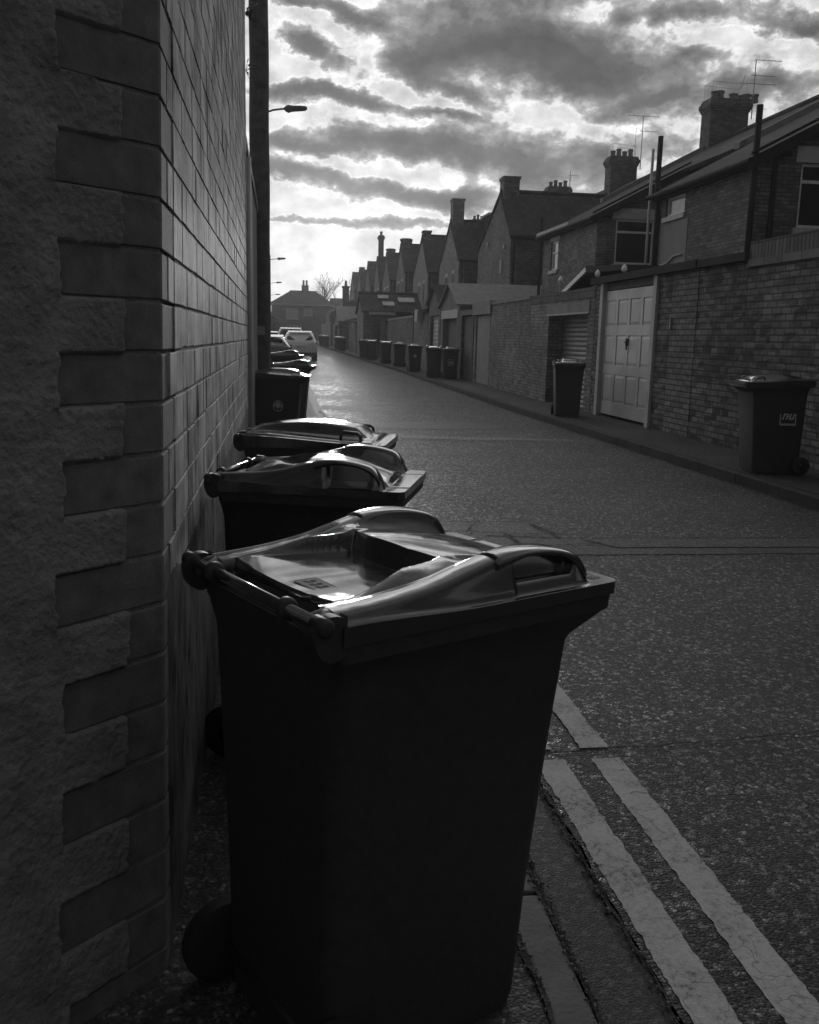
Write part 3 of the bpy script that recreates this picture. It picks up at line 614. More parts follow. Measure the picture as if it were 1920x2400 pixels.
street_lamp(-1.5, 152, 6.9, 0, 'farthest and smallest street lamp by the end house roof', 1.0)
p_ = MB().tube([(0, 0, 0), (0, 0, 9.2)], [.13, .09], 10).build('telegraph_pole', M['pole'], smooth=True); p_.location = (-.95, 100, .4); tag(p_, 'thin far telegraph pole between the distant street lamps', 'pole')

# ------------------------------------------------------------------ wheelie bins
def rrect(x0, x1, yh, r, z, k=5):
    pts = []
    for (cx, cy, a0) in ((x1 - r, yh - r, 0), (x0 + r, yh - r, 90), (x0 + r, -yh + r, 180), (x1 - r, -yh + r, 270)):
        for i in range(k): a = R(a0 + 90 * i / (k - 1)); pts.append((cx + r * math.cos(a), cy + r * math.sin(a), z))
    return pts
def interp(tab, x):
    if x <= tab[0][0]: return tab[0][1]
    for i in range(len(tab) - 1):
        a, b = tab[i], tab[i + 1]
        if x <= b[0]:
            t = (x - a[0]) / (b[0] - a[0])
            m0 = (b[1] - tab[i - 1][1]) / (b[0] - tab[i - 1][0]) if i > 0 else (b[1] - a[1]) / (b[0] - a[0])
            m1 = (tab[i + 2][1] - a[1]) / (tab[i + 2][0] - a[0]) if i + 2 < len(tab) else (b[1] - a[1]) / (b[0] - a[0])
            h = b[0] - a[0]; t2, t3 = t * t, t * t * t
            return (2 * t3 - 3 * t2 + 1) * a[1] + (t3 - 2 * t2 + t) * h * m0 + (-2 * t3 + 3 * t2) * b[1] + (t3 - t2) * h * m1
    return tab[-1][1]
RIB = [(-.38, .985), (-.30, .989), (-.20, .995), (-.10, 1.008), (-.01, 1.028), (.07, 1.043), (.15, 1.044), (.22, 1.034), (.265, 1.018), (.292, .985)]
HUMP = [(-.08, 1.027), (0, 1.030), (.08, 1.026), (.16, 1.015), (.24, .994), (.29, .976), (.33, .958)]
def lid_a(u, v):
    av = abs(v); plate = .957 + .010 * sstep(.0, -.3, u)
    zr = interp(RIB, u)
    deck = .984
    step_u = -.040 + .25 * max(0, av - .08)
    hump = interp(HUMP, u) - .35 * (av ** 2)
    hump = max(hump, deck - .02)
    k = sstep(step_u - .012, step_u + .004, u)
    zin = deck + (hump - deck) * k - .006 * math.cos(v * 9) * (1 - k)
    # recess behind the deck next to the hinge
    zin = .925 + (zin - .925) * sstep(-.318, -.305, u - .05 * max(0, av - .10))
    grip = sstep(.075, .092, u) * (1 - sstep(.248, .262, u))
    # side wall of the recess sweeps from the hinge corner up to the hump's edge
    w0 = .192 - .044 * sstep(-.30, -.03, u) + .012 * sstep(0, .1, u)
    wallh = (1.026 - deck) * sstep(-.30, -.05, u) if u < .02 else 0
    shoulder = deck + wallh if u < .02 else hump
    shoulder = min(shoulder, max(zr, hump))
    zz = zin
    if av > w0:
        a_ = sstep(w0, w0 + .010, av); zz = zin + (max(shoulder, zin if u > step_u else 0) - zin) * a_
        b_ = min(1, max(0, (av - w0 - .010) / max(.01, .212 - w0 - .010))); b_ = b_ * b_
        zz = zz + (zr - .004 - zz) * b_
        if u > -.02: zz -= .014 * math.sin(math.pi * min(1, max(0, (av - w0) / (.212 - w0)))) * sstep(-.02, .05, u)
    z = zz
    c = (av - .238) / .040
    if av > .205:
        t = sstep(.205, .216, av); cc = min(1, abs(c)); z = zz * (1 - t) + (zr - (1 - math.sqrt(max(0, 1 - cc * cc * .85))) * .018) * t
    if grip > 0:
        gf = grip * sstep(.236, .242, av); z = z * (1 - gf) + (.978 + .006 * sstep(.258, .264, av)) * gf
        if av > .212 and gf < .5: z -= .006 * grip
    o_ = sstep(.266, .281, av)
    z = z * (1 - o_) + plate * o_
    fr = sstep(.290, .303, u); z = z * (1 - fr) + min(z, .957) * fr
    return z
def lid_b(u, v):
    av = abs(v)
    base = .962 + .026 * sstep(.33, -.30, u)
    crest = .975 + .052 * math.sin(math.pi * min(1, max(0, (.36 - u) / .78))) ** .8
    t = 1 - sstep(.115, .165, av); e = sstep(.30, .20, u) * sstep(-.36, -.28, u)
    z = base + .012 * (1 - (av / .3) ** 2) + (crest - base) * t * e
    rim = sstep(.262, .275, av); z = z * (1 - rim) + (base - .006) * rim
    fr = sstep(.31, .33, u); return z * (1 - fr) + .957 * fr
def lid_mesh(fn, nu, nv, name, root):
    mb = MB(); u0, u1, vh = -.335, .382, .293
    vs = []; zb = []
    us = [u0 + (u1 - u0) * i / nu for i in range(nu + 1)]; vv = [-vh + 2 * vh * j / nv for j in range(nv + 1)]
    def corner(u, v):                                  # round the front corners
        r = .03; du = u - (u1 - r); dw = abs(v) - (vh - r)
        if du > 0 and dw > 0:
            l = math.hypot(du, dw)
            if l > r: k = r / l; return u1 - r + du * k, math.copysign(vh - r + dw * k, v)
        return u, v
    for u in us:
        for v in vv: a, b = corner(u, v); vs.append((a, b, fn(u, v)))
    Wn = nv + 1; fs = [(i * Wn + j, (i + 1) * Wn + j, (i + 1) * Wn + j + 1, i * Wn + j + 1) for i in range(nu) for j in range(nv)]
    # skirt all round
    edge = [i * Wn for i in range(nu + 1)] + [nu * Wn + j for j in range(1, nv + 1)] + [i * Wn + nv for i in range(nu - 1, -1, -1)] + [j for j in range(nv - 1, 0, -1)]
    o = len(vs); 
    for e in edge: x, y, z = vs[e]; vs.append((x, y, .932))
    n = len(edge); fs += [(edge[k], o + k, o + (k + 1) % n, edge[(k + 1) % n]) for k in range(n)]
    mb.add(vs, fs); ob = mb.build(name, M['lid'], root, smooth=True, uv=False)
    ob.data.set_sharp_from_angle(angle=R(50)); return ob
BS, BY, BZ = .975, 1.0, 1.045
def make_bin(kind, hi, name='wheelie_bin'):
    root = empty(name)
    lv = [(.005, -.315, .190, .215, .03), (.04, -.322, .200, .222, .035), (.30, -.326, .220, .232, .04), (.62, -.330, .248, .250, .04), (.84, -.334, .272, .264, .04),
          (.856, -.335, .280, .268, .035), (.895, -.340, .358, .282, .03), (.900, -.342, .370, .287, .03), (.930, -.342, .374, .288, .03)]
    mb = MB(); mb.loft([rrect(x0, x1, yh, r, z) for z, x0, x1, yh, r in lv])
    body = mb.build('body', M['bin'], root, smooth=True, smooth_angle=35)
    # hinge brackets at the back, one each side, rounded plates
    mb = MB()
    for s in (-1, 1):
        prof = [(-.325, .92)] + [(-.354 + .038 * math.cos(a), .958 + .040 * math.sin(a) * (1.25 if math.sin(a) < 0 else .75)) for a in [R(290 - i * 15) for i in range(17)]] + [(-.325, .985)]
        y0, y1 = (s * .262, s * .288)
        mb.prism([(x, y0, z) for x, z in prof], (0, y1 - y0, 0))
    mb.build_each('hinge_bracket', M['bin'], root, smooth=True, smooth_angle=30)
    rod = MB().tube([(-.372, -.262, .972), (-.372, .262, .972)], .0115, 14).build('handle_bar', M['lid'], root, smooth=True)
    mb = MB()
    for yy in (-.155, .155): mb.tube([(-.372, yy - .012, .972), (-.372, yy - .008, .972), (-.372, yy + .008, .972), (-.372, yy + .012, .972)], [.016, .021, .021, .016], 14)
    for s in (-1, 1): mb.tube([(-.372, s * .258, .972), (-.372, s * .296, .972), (-.372, s * .300, .972)], [.016, .016, .010], 14)
    mb.build_each('collar', M['bin'], rod, smooth=True)
    lid = lid_mesh(lid_a if kind == 'A' else lid_b, 260 if hi else 90, 210 if hi else 70, 'lid', root)
    if kind == 'A':
        for s in (-1, 1):                              # side grips: an arch bridging a scooped opening
            us = [.035 + .252 * i / 24 for i in range(25)]; rings = []
            for u in us:
                z = interp(RIB, u) + .001; th = .015 + .014 * sstep(.21, .28, u) + .012 * sstep(.12, .05, u)
                rings.append([(u, s * (.2430 + .036 * math.cos(a)), z - th / 2 + (th / 2 + .002) * math.copysign(abs(math.sin(a)) ** .7, math.sin(a))) for a in [2 * math.pi * k / 14 for k in range(14)]])
            MB().loft(rings).build('grip', M['lid'], lid, smooth=True)
            for uu in (.058, .292):
                pass
        mb = MB()
        for s in (-1, 1):                              # lid arms reaching the rod
            rg = []
            for i in range(8):
                u = -.33 - .05 * i / 7; z = .985 - .012 * (i / 7) ** 2; rg.append([(u, s * (.235 + .026 * math.cos(a)), z - .012 + .014 * math.sin(a)) for a in [2 * math.pi * k / 12 for k in range(12)]])
            mb.loft(rg)
        mb.build_each('hinge_arm', M['lid'], lid, smooth=True)
    else:
        mb = MB()
        for s in (-1, 1):
            mb.tube([(.145, s * .215, .965), (.150, s * .215, .995), (.162, s * .215, 1.005), (.235, s * .215, 1.000), (.247, s * .215, .990), (.252, s * .215, .955)], .0085, 8)
        mb.build_each('grip', M['lid'], lid, smooth=True)
        mb = MB()
        for yy in (-.2, -.06, .06, .2): mb.prism([(-.325, yy - .03, .962), (-.36, yy - .03, .955), (-.385, yy - .03, .958), (-.394, yy - .03, .975), (-.385, yy - .03, .992), (-.36, yy - .03, .996), (-.325, yy - .03, .990)], (0, .06, 0))
        mb.build_each('hinge_arm', M['lid'], lid, smooth=True, smooth_angle=30)
    for s in (-1, 1):
        wh = empty_wheel = MB(); 
        prof = [(.0, .03), (.05, .03), (.085, .026), (.098, .018), (.10, 0), (.098, -.018), (.085, -.026), (.05, -.03), (.0, -.03)]
        n = 28; rings = []
        for r_, yy in prof: rings.append([(-.315 + max(r_, .001) * math.cos(2 * math.pi * k / n), s * .245 + yy, .10 + max(r_, .001) * math.sin(2 * math.pi * k / n)) for k in range(n)])
        w_ = wh.loft(rings).build('wheel', M['rubber'], root, smooth=True, smooth_angle=40)
        MB().tube([(-.315, s * .245, .10), (-.315, s * .280, .10)], .03, 14).build('hub', M['plastic'], w_, smooth=True)
    MB().tube([(-.315, -.26, .10), (-.315, .26, .10)], .012, 8).build('axle', M['plastic'], root, smooth=True)
    for o in [root] + list(root.children_recursive):       # true 240 litre proportions
        if o.type == 'MESH' and not o.name.startswith(('wheel', 'hub', 'axle')):
            for v in o.data.vertices: v.co = (v.co.x * BS, v.co.y * BY, v.co.z * BZ)
    return root
def text_mesh(txt, size, name, m, shear=0.0, ext=.0006, bold=0.0):
    cu = bpy.data.curves.new(name, 'FONT'); cu.body = txt; cu.size = size; cu.align_x = 'CENTER'; cu.align_y = 'CENTER'; cu.shear = shear; cu.extrude = ext; cu.offset = bold
    ob = bpy.data.objects.new(name, cu); COL.objects.link(ob); bpy.context.view_layer.update()
    me = bpy.data.meshes.new_from_object(ob.evaluated_get(bpy.context.evaluated_depsgraph_get())); COL.objects.unlink(ob); bpy.data.objects.remove(ob)
    me.materials.clear(); me.materials.append(m); me.name = name; return me
def place_on_side(o, root, x, z, side=-1):
    """lay a drawing made in XY on the bin's long side (y = side) at local x,z; the side leans with the taper"""
    yy = (.232 + (z / BZ - .30) / .54 * .032) * BY + .0015
    o.parent = root; lean = math.atan2(.036, .54)
    o.matrix_parent_inverse = Matrix.Identity(4)
    o.location = (x, side * yy, z); o.rotation_euler = (R(90) + lean, 0, 0) if side < 0 else (R(90) - lean, 0, math.pi)
def place_on_front(o, root, y, z):
    xx = (.220 + (z / BZ - .30) / .32 * .028) * BS + .0015; lean = math.atan2(.028, .33)
    o.parent = root; o.location = (xx, y, z); o.rotation_euler = (R(90) + lean, 0, R(90))
def nu_logo(root, placer, *a):
    mb = MB(); h = .088; t = .010
    for q in ((-h, h, -h * 1.1, -h * 1.1 + t), (-h, h, h * 1.1 - t, h * 1.1), (-h, -h + t, -h * 1.1 + t, h * 1.1 - t), (h - t, h, -h * 1.1 + t, h * 1.1 - t)): mb.box(q[0], q[1], q[2], q[3], 0, .0008)
    # two sweeping brush strokes of the script letters on a dark ground
    def stroke(P, wd):
        vs = []; n = len(P)
        for i, p in enumerate(P):
            d = (Vector(P[min(i + 1, n - 1)]) - Vector(P[max(i - 1, 0)])).normalized(); nn = Vector((-d.y, d.x)); k = wd[i] * 1.35
            vs += [(p[0] - nn.x * k, p[1] - nn.y * k, .001), (p[0] + nn.x * k, p[1] + nn.y * k, .001)]
        mb.add(vs, [(2 * i, 2 * i + 1, 2 * i + 3, 2 * i + 2) for i in range(n - 1)])
    def bez(a, b, c, d, n=10):
        return [tuple((1 - t) ** 3 * a[k] + 3 * (1 - t) ** 2 * t * b[k] + 3 * (1 - t) * t * t * c[k] + t ** 3 * d[k] for k in (0, 1)) for t in [i / n for i in range(n + 1)]]
    w9 = lambda a, b, n=11: [a + (b - a) * i / (n - 1) for i in range(n)]
    for i in range(9): mb.box(-.075 + i * .017, -.064 + i * .017, -.086, -.074, 0, .0009)
    o = mb.build('logo_panel', M['emblem'], uv=False); placer(o, root, *a)
    l = bpy.data.objects.new('lettering', NU); COL.objects.link(l); l.parent = o; l.location = (-.004, .010, .0008); return o
NU = text_mesh('nu', .135, 'lettering', M['emblem'], .4, .0005, .003)
def crest(root, placer, *a, r=.07):
    mb = MB(); n = 36
    vs = [((r * q) * math.cos(2 * math.pi * k / n) * (1 - .08 * (q > .9)), (r * q) * math.sin(2 * math.pi * k / n), .0008) for q in (.86, 1.0) for k in range(n)]
    mb.add(vs, [(k, (k + 1) % n, n + (k + 1) % n, n + k) for k in range(n)])
    mb.add([(-.03, .035, .0008), (-.03, -.005, .0008), (0, -.04, .0008), (.03, -.005, .0008), (.03, .035, .0008)], [(0, 1, 2, 3, 4)])
    for s in (-1, 1):
        mb.add([(s * .036, .03, .0008), (s * .056, .02, .0008), (s * .05, -.03, .0008), (s * .038, -.02, .0008)], [(0, 1, 2, 3) if s < 0 else (3, 2, 1, 0)])
    mb.add([(-.02, .04, .0009), (.02, .04, .0009), (.024, .056, .0009), (.008, .048, .0009), (0, .06, .0009), (-.008, .048, .0009), (-.024, .056, .0009)], [(0, 1, 2, 3, 4, 5, 6)])
    o = mb.build('crest', M['emblem'], uv=False); placer(o, root, *a); return o
def small_label(root, placer, *a, sx=.035, sy=.02, mt='sticker'):
    o = MB().box(-sx, sx, -sy, sy, 0, .0006).build('sticker', M[mt], uv=False); placer(o, root, *a); return o

def lid_sticker(root, x, y, rz, sx, sy, zf):
    mb = MB(); n = 6
    z = max(zf(x + a * sx, y + b * sy) for a in (-1, 0, 1) for b in (-1, 0, 1)) + .0004
    mb.box(-sx, sx, -sy, sy, 0, .0005); o = mb.build('sticker', M['sticker'], root, uv=False); o.location = (x * BS, y * BY, z * BZ); o.rotation_euler.z = rz
    k = MB(); t = .0012
    for q in ((-sx * .94, sx * .94, -sy * .92, -sy * .92 + t), (-sx * .94, sx * .94, sy * .92 - t, sy * .92), (-sx * .94, -sx * .94 + t, -sy * .92, sy * .92), (sx * .94 - t, sx * .94, -sy * .92, sy * .92)): k.box(*q, .0006, .0010)
    for i, cx in enumerate((-.6, -.1, .45)):          # three pictogram blobs
        k.box((cx - .13) * sx, (cx + .02) * sx, -.5 * sy, .35 * sy, .0006, .0010); k.box((cx - .02) * sx, (cx + .22) * sx, .1 * sy, .45 * sy, .0006, .0010); k.box((cx + .06) * sx, (cx + .16) * sx, -.55 * sy, -.1 * sy, .0006, .0010)
    k.build('sticker_print', M['sticker_ink'], o, uv=False)
    return o

BG = 'wheelie bins put out along the lane'
hero = make_bin('A', True)
protoA = make_bin('A', False); protoB = make_bin('B', False)
tag(hero, 'large black wheelie bin nearest the camera, its glossy lid with recessed deck', 'wheelie bin', BG)
hero.location = (.260, 1.93, 0); hero.rotation_euler.z = R(28)
lid0 = [c for c in hero.children if c.name.startswith('lid')][0]
lid_sticker(lid0, -.255, -.06, R(90), .045, .026, lambda u, v: lid_a(u, v) - .0006)
lid_sticker(lid0, .345, -.235, R(90), .020, .012, lambda u, v: .957)
def put(proto, x, y, deg, label, z=None, sc=1.0, first=False):
    o = proto if first else copy_tree(proto)
    zz = z if z is not None else gz(y) + (.124 if x > 3 else .006)
    o.location = (x, y, zz); o.rotation_euler.z = R(deg); o.scale = (sc, sc, 1.0 if sc < 1 else sc); tag(o, label, 'wheelie bin', BG); return o
put(protoA, .155, 3.30, -17, 'black wheelie bin directly behind the nearest one, arched lid shining', sc=.91, first=True)
put(protoB, .205, 4.62, -14, 'third black wheelie bin from the camera by the left wall, flat lid with loop grips', sc=.96, first=True)
b4 = put(protoB, .02, 12.1, -4, 'black wheelie bin in front of the telegraph pole with a faint crest')
crest(b4, place_on_side, -.02, .62, -1)
put(protoA, .25, 16.2, -6, 'wheelie bin just beyond the crested one, lid end sticking out to the right')
b6 = put(protoA, .12, 19.2, -4, 'wheelie bin farthest along the left wall, its lid the highest of the row', z=.12)
# right side
bR = put(protoB, 5.36, 9.65, 172, 'black wheelie bin at the right edge with a square script logo'); nu_logo(bR, place_on_side, -.13, .64, 1)
bS = put(protoB, 5.38, 17.0, 258, 'wheelie bin between the roller shutter and the white garage door, small pale sticker'); small_label(bS, place_on_front, .03, .80, mt='emblem')
bT = put(protoB, 5.70, 31.1, 264, 'right bin of the pair before the brick recess, square logo on its front'); nu_logo(bT, place_on_front, 0, .55)
put(protoA, 5.30, 32.0, 258, 'left bin of the pair before the brick recess, half hidden by its neighbour')
bU = put(protoB, 5.28, 36.6, 266, 'wheelie bin with a round crest standing left of the logo pair'); crest(bU, place_on_front, 0, .60)
put(protoB, 5.33, 41.6, 262, 'plain dark bin just left of the crested bin on the right pavement')
put(protoA, 5.13, 45.4, 265, 'bin with a pale shining lid, left of the plain dark bin on the right')
put(protoA, 4.98, 51.0, 262, 'wheelie bin with a bright lid edge in front of the skylight outbuilding')
put(protoB, 4.87, 54.4, 258, 'narrowly seen bin on the left end of the group before the skylight outbuilding')
put(protoB, 4.75, 72, 262, 'distant bin beside the dark canopy shed, right one of its pair')
put(protoA, 4.70, 76, 262, 'distant bin beside the dark canopy shed, left one of its pair')
put(protoB, 4.45, 90, 262, 'right one of the two farthest bins next to the parked car')
put(protoB, 4.35, 98, 262, 'left one of the two farthest bins next to the parked car')

# ------------------------------------------------------------------ windows
def window(parent, face, pos, a0, a1, z0, z1, transom=.72, lintel=True, sill=True, fm='white', gm='glass', lt=.28, inset=.05):
    """face '-X' or '-Y': window in a wall whose outer plane is at pos; openings run a0..a1"""
    def bx(mb, d0, d1, b0, b1, c0, c1):
        if face == '-X': mb.box(pos + d0, pos + d1, b0, b1, c0, c1)
        else: mb.box(b0, b1, pos + d0, pos + d1, c0, c1)
    f = MB(); t = .06; d0, d1 = inset, inset + .06
    bx(f, d0, d1, a0, a0 + t, z0, z1); bx(f, d0, d1, a1 - t, a1, z0, z1); bx(f, d0, d1, a0 + t, a1 - t, z0, z0 + t); bx(f, d0, d1, a0 + t, a1 - t, z1 - t, z1)
    if transom: zt = z0 + (z1 - z0) * transom; bx(f, d0 - .004, d1 - .004, a0 + t, a1 - t, zt - .03, zt + .03)
    fo = f.build('window', M[fm], parent)
    g_ = MB(); bx(g_, d0 + .025, d0 + .035, a0 + t * .9, a1 - t * .9, z0 + t * .9, z1 - t * .9); g_.build('pane', M[gm], fo)
    if sill: s_ = MB(); bx(s_, -.06, inset + .02, a0 - .08, a1 + .08, z0 - .11, z0 - .003); s_.build('sill', M['stone'], fo)
    if lintel: l_ = MB(); bx(l_, -.012, inset, a0 - .12, a1 + .12, z1 + .003, z1 + lt); l_.build('lintel', M['stone'], fo)
    return fo
def pipe(parent, pts, r, m='black_paint', name='downpipe'):
    return MB().tube(pts, r, 10).build(name, M[m], parent, smooth=True)
def stack(parent, x0, x1, y0, y1, z0, z1, m='brick_a', pots=(), oversail=True, name='chimney'):
    mb = MB(); mb.box(x0, x1, y0, y1, z0, z1 - (.42 if oversail else .12))
    if oversail:
        for i, (e, h) in enumerate(((.03, .07), (.06, .07), (.09, .14), (.05, .07), (.02, .07))):
            zz = z1 - .42 + sum(q for _, q in ((.03, .07), (.06, .07), (.09, .14), (.05, .07), (.02, .07))[:i]); mb.box(x0 - e, x1 + e, y0 - e, y1 + e, zz, zz + h)
    else: mb.box(x0 - .04, x1 + .04, y0 - .04, y1 + .04, z1 - .12, z1)
    c = mb.build(name, M[m], parent)
    for (px_, py_, h, r) in pots:
        MB().tube([(px_, py_, z1 - .03), (px_, py_, z1 + h * .75), (px_, py_, z1 + h * .76), (px_, py_, z1 + h * .95), (px_, py_, z1 + h)], [r * 1.1, r * .9, r * 1.12, r * 1.12, r * .95], 12).build('chimney_pot', M['pot'], c, smooth=True, smooth_angle=40)
    return c
def aerial(parent, x, y, z, h, kind=0):
    mb = MB(); mb.tube([(x, y, z), (x, y, z + h)], .018, 6)
    def yagi(zz, x0, x1, n, el_=.22, vert=False):
        mb.tube([(x0, y, zz), (x1, y, zz)], .010, 5)
        for i in range(n):
            xx = x0 + (x1 - x0) * (i + .5) / n; mb.tube([(xx, y - el_ / 2, zz), (xx, y + el_ / 2, zz)] if not vert else [(xx, y, zz - el_ / 2), (xx, y, zz + el_ / 2)], .006, 4)
    if kind == 0: yagi(z + h, x - .75, x + .75, 10); yagi(z + h * .72, x - .1, x + .65, 6); mb.tube([(x - .3, y, z + h * .1), (x - .3, y, z + h * .78), (x, y, z + h * .72)], .01, 5)
    elif kind == 1: yagi(z + h, x - .05, x + .95, 5); yagi(z + h * .74, x - .15, x + .75, 9, .3); yagi(z + h * .60, x - .5, x + .8, 12, .18); mb.tube([(x - .5, y, z + h * .48), (x - .35, y, z + h * .74)], .012, 5)
    else: yagi(z + h * .8, x - .1, x + .5, 7); mb.tube([(x, y, z + h * .5), (x + .18, y, z + h * 1.1)], .01, 5)
    return mb.build('aerial', M['metal'], parent)
def wire_guard(parent, x0, x1, y0, y1, z0, z1):
    mb = MB(); r = .006
    for x in (x0, x1):
        for y in (y0, y1): mb.tube([(x, y, z0), (x, y, z1)], r, 4)
    for y in (y0, y1): mb.tube([(x0, y, z1), (x1, y, z1 - .06)], r, 4)
    for x in (x0, x1): mb.tube([(x, y0, z1), (x, y1, z1)], r, 4)
    n = 14
    for i in range(1, n): x = x0 + (x1 - x0) * i / n; mb.tube([(x, y0, z0), (x, y0, z1)], .0025, 3)
    return mb.build('pot_guard', M['metal'], parent)

# ------------------------------------------------------------------ terraced houses on the right
RX, RZ, EX, EZ = 15.5, 8.55, 9.0, 5.10; SL = (RZ - EZ) / (RX - EX)
def roof_z(x): return EZ + (x - EX) * SL
def catslide_house(y0, y1, wy0, wy1, label, pots, aer, first=False):
    g0 = gz((y0 + y1) / 2); root = empty('terraced_house', (0, 0, g0)); tag(root, label, 'house', 'terraced houses backing on to the lane')
    MX = 11.6
    # main rear wall and wing walls
    MB().wall('X', MX, MX + .3, y0, y1, 0, roof_z(MX) - .12).build('rear_wall', M['brick_a'], root)
    MB().wall('X', EX, EX + .28, wy0, wy1, 0, EZ - .14, holes=[(wy1 - 1.75, wy1 - .95, 3.78, 4.72)] if not first else [(wy1 - 1.55, wy1 - .5, 4.42, 4.86)]).build('wing_wall', M['brick_a' if first else 'brick_b'], root)
    for yy, s in ((wy0, 1), (wy1, -1)):
        if s == 1:
            hx0, hx1, hz0, hz1 = (9.92, 10.92, 3.78, 4.98) if first else (9.56, 10.72, 3.70, 4.95)
            mb = MB(); mb.wall('Y', yy, yy + .28, EX + .281, MX, 0, 5.0, holes=[(hx0, hx1, hz0, hz1)])
            mb.prism([(EX + .281, yy, 5.0), (MX, yy, 5.0), (MX, yy, roof_z(MX) - .13), (EX + .281, yy, roof_z(EX + .281) - .13)], (0, .28, 0))
            mb.build('side_wall', M['brick_a'], root)
            window(root, '-Y', yy, hx0, hx1, hz0, hz1, lt=.30)
        else:
            MB().prism([(EX + .281, yy - .28, 0), (MX, yy - .28, 0), (MX, yy - .28, roof_z(MX) - .13), (EX + .281, yy - .28, roof_z(EX + .281) - .13)], (0, .28, 0)).build('side_wall', M['brick_a'], root)
    rf = MB()
    rf.slab([(EX - .18, wy0 - .14, roof_z(EX - .18)), (MX - .3, wy0 - .14, roof_z(MX - .3)), (MX - .3, wy1 + .14, roof_z(MX - .3)), (EX - .18, wy1 + .14, roof_z(EX - .18))], .10)
    rf.slab([(MX - .3, y0, roof_z(MX - .3)), (RX, y0, RZ), (RX, y1, RZ), (MX - .3, y1, roof_z(MX - .3))], .101)
    rf.slab([(RX + 4.5, y0, RZ - 4.5 * SL), (RX, y0, RZ), (RX, y1, RZ), (RX + 4.5, y1, RZ - 4.5 * SL)], .10)
    ro = rf.build('roof', M['slate'], root)
    mb = MB(); mb.tube([(RX, y0, RZ + .02), (RX, y1, RZ + .02)], .11, 8); mb.build('ridge_tile', M['tile'], ro)
    # raised verge and bargeboard on the near rake of the wing
    mb = MB()
    for zo, t_, yoff in ((.0, .22, -.17), (.10, .06, -.19)):
        mb.prism([(EX - .2, wy0 + yoff, roof_z(EX - .2) + zo - t_), (MX, wy0 + yoff, roof_z(MX) + zo - t_), (MX, wy0 + yoff, roof_z(MX) + zo), (EX - .2, wy0 + yoff, roof_z(EX - .2) + zo)], (0, .05, 0))
    mb.build('bargeboard', M['black_paint'], root)
    mb = MB(); mb.prism([(MX - .3, y1 - .12, roof_z(MX - .3) + .005), (RX, y1 - .12, RZ + .005), (RX, y1 - .12, RZ + .16), (MX - .3, y1 - .12, roof_z(MX - .3) + .16)], (0, .24, 0)); mb.build('party_coping', M['concrete'], root)
    mb = MB(); mb.tube([(EX - .21, wy0 - .16, EZ - .16), (EX - .21, wy1 + .16, EZ - .16)], .06, 8); mb.box(EX - .15, EX - .002, wy0, wy1, EZ - .25, EZ - .12); mb.build('gutter', M['black_paint'], root)
    # chimney stack on the party ridge
    ch = stack(root, 14.95, 16.35, y1 - .4, y1 + .35, 7.6, 9.95, 'brick_a', [(15.15 + i * .25, y1 - .15 + .12 * (i % 2), pots[i], .125 + .02 * (i % 2)) for i in range(len(pots)) if pots[i] > 0])
    wire_guard(ch, 14.98, 16.25, y1 - .35, y1 + .3, 9.95, 10.5)
    aerial(ch, 16.45, y1 - .42, 9.3, *aer)
    return root
h1 = catslide_house(13.2, 23, 17.45, 22.15, 'nearest terraced house with black soil pipe and small high window', (.30, .30, .26), (1.2, 2), True)
window(h1, '-X', EX, 20.6, 21.65, 4.42, 4.86, transom=0, lt=.15, gm='glass_curtain')
MB().box(EX - .012, EX - .002, 20.35, 22.14, 2.4, 4.3).build('painted_patch', M['render_pale'], h1)
pipe(h1, [(8.93, 17.38, 2.2), (8.93, 17.38, 5.95)], .062, name='soil_pipe'); pipe(h1, [(9.0, 17.38, 5.0), (9.25, 17.38, 5.12), (9.65, 17.38, 5.12)], .05, name='waste_pipe'); pipe(h1, [(9.35, 17.39, 2.2), (9.35, 17.39, 5.05)], .05)
pipe(h1, [(8.92, 21.95, 2.2), (8.92, 21.95, 4.4), (8.98, 22.1, 4.7), (8.98, 22.2, 4.95), (8.98, 22.2, 6.35)], .062, name='soil_pipe')
pipe(h1, [(8.9, 22.42, 2.2), (8.9, 22.42, 6.1)], .035, 'white_old', 'vent_pipe')
pipe(h1, [(8.96, 21.9, 3.32), (8.96, 21.3, 3.36), (8.96, 20.9, 3.5), (8.96, 20.5, 3.5)], .022, 'white_old', 'waste_pipe')
h2 = catslide_house(23, 33, 26.5, 32.0, 'terraced house left of the nearest, with lit white sash window in its side', (.26, .32, .0, .25, .18, .26, .24), (1.95, 1))
window(h2, '-X', EX, 30.25, 31.05, 3.78, 4.72, transom=.6, gm='glass_curtain', lt=.26)
pipe(h2, [(8.92, 32.08, 2.2), (8.92, 32.08, 5.6)], .05)
mb = MB(); mb.box(8.76, 8.80, 28.6, 32.1, 4.96, 5.08); mb.build('fascia', M['white_old'], h2)

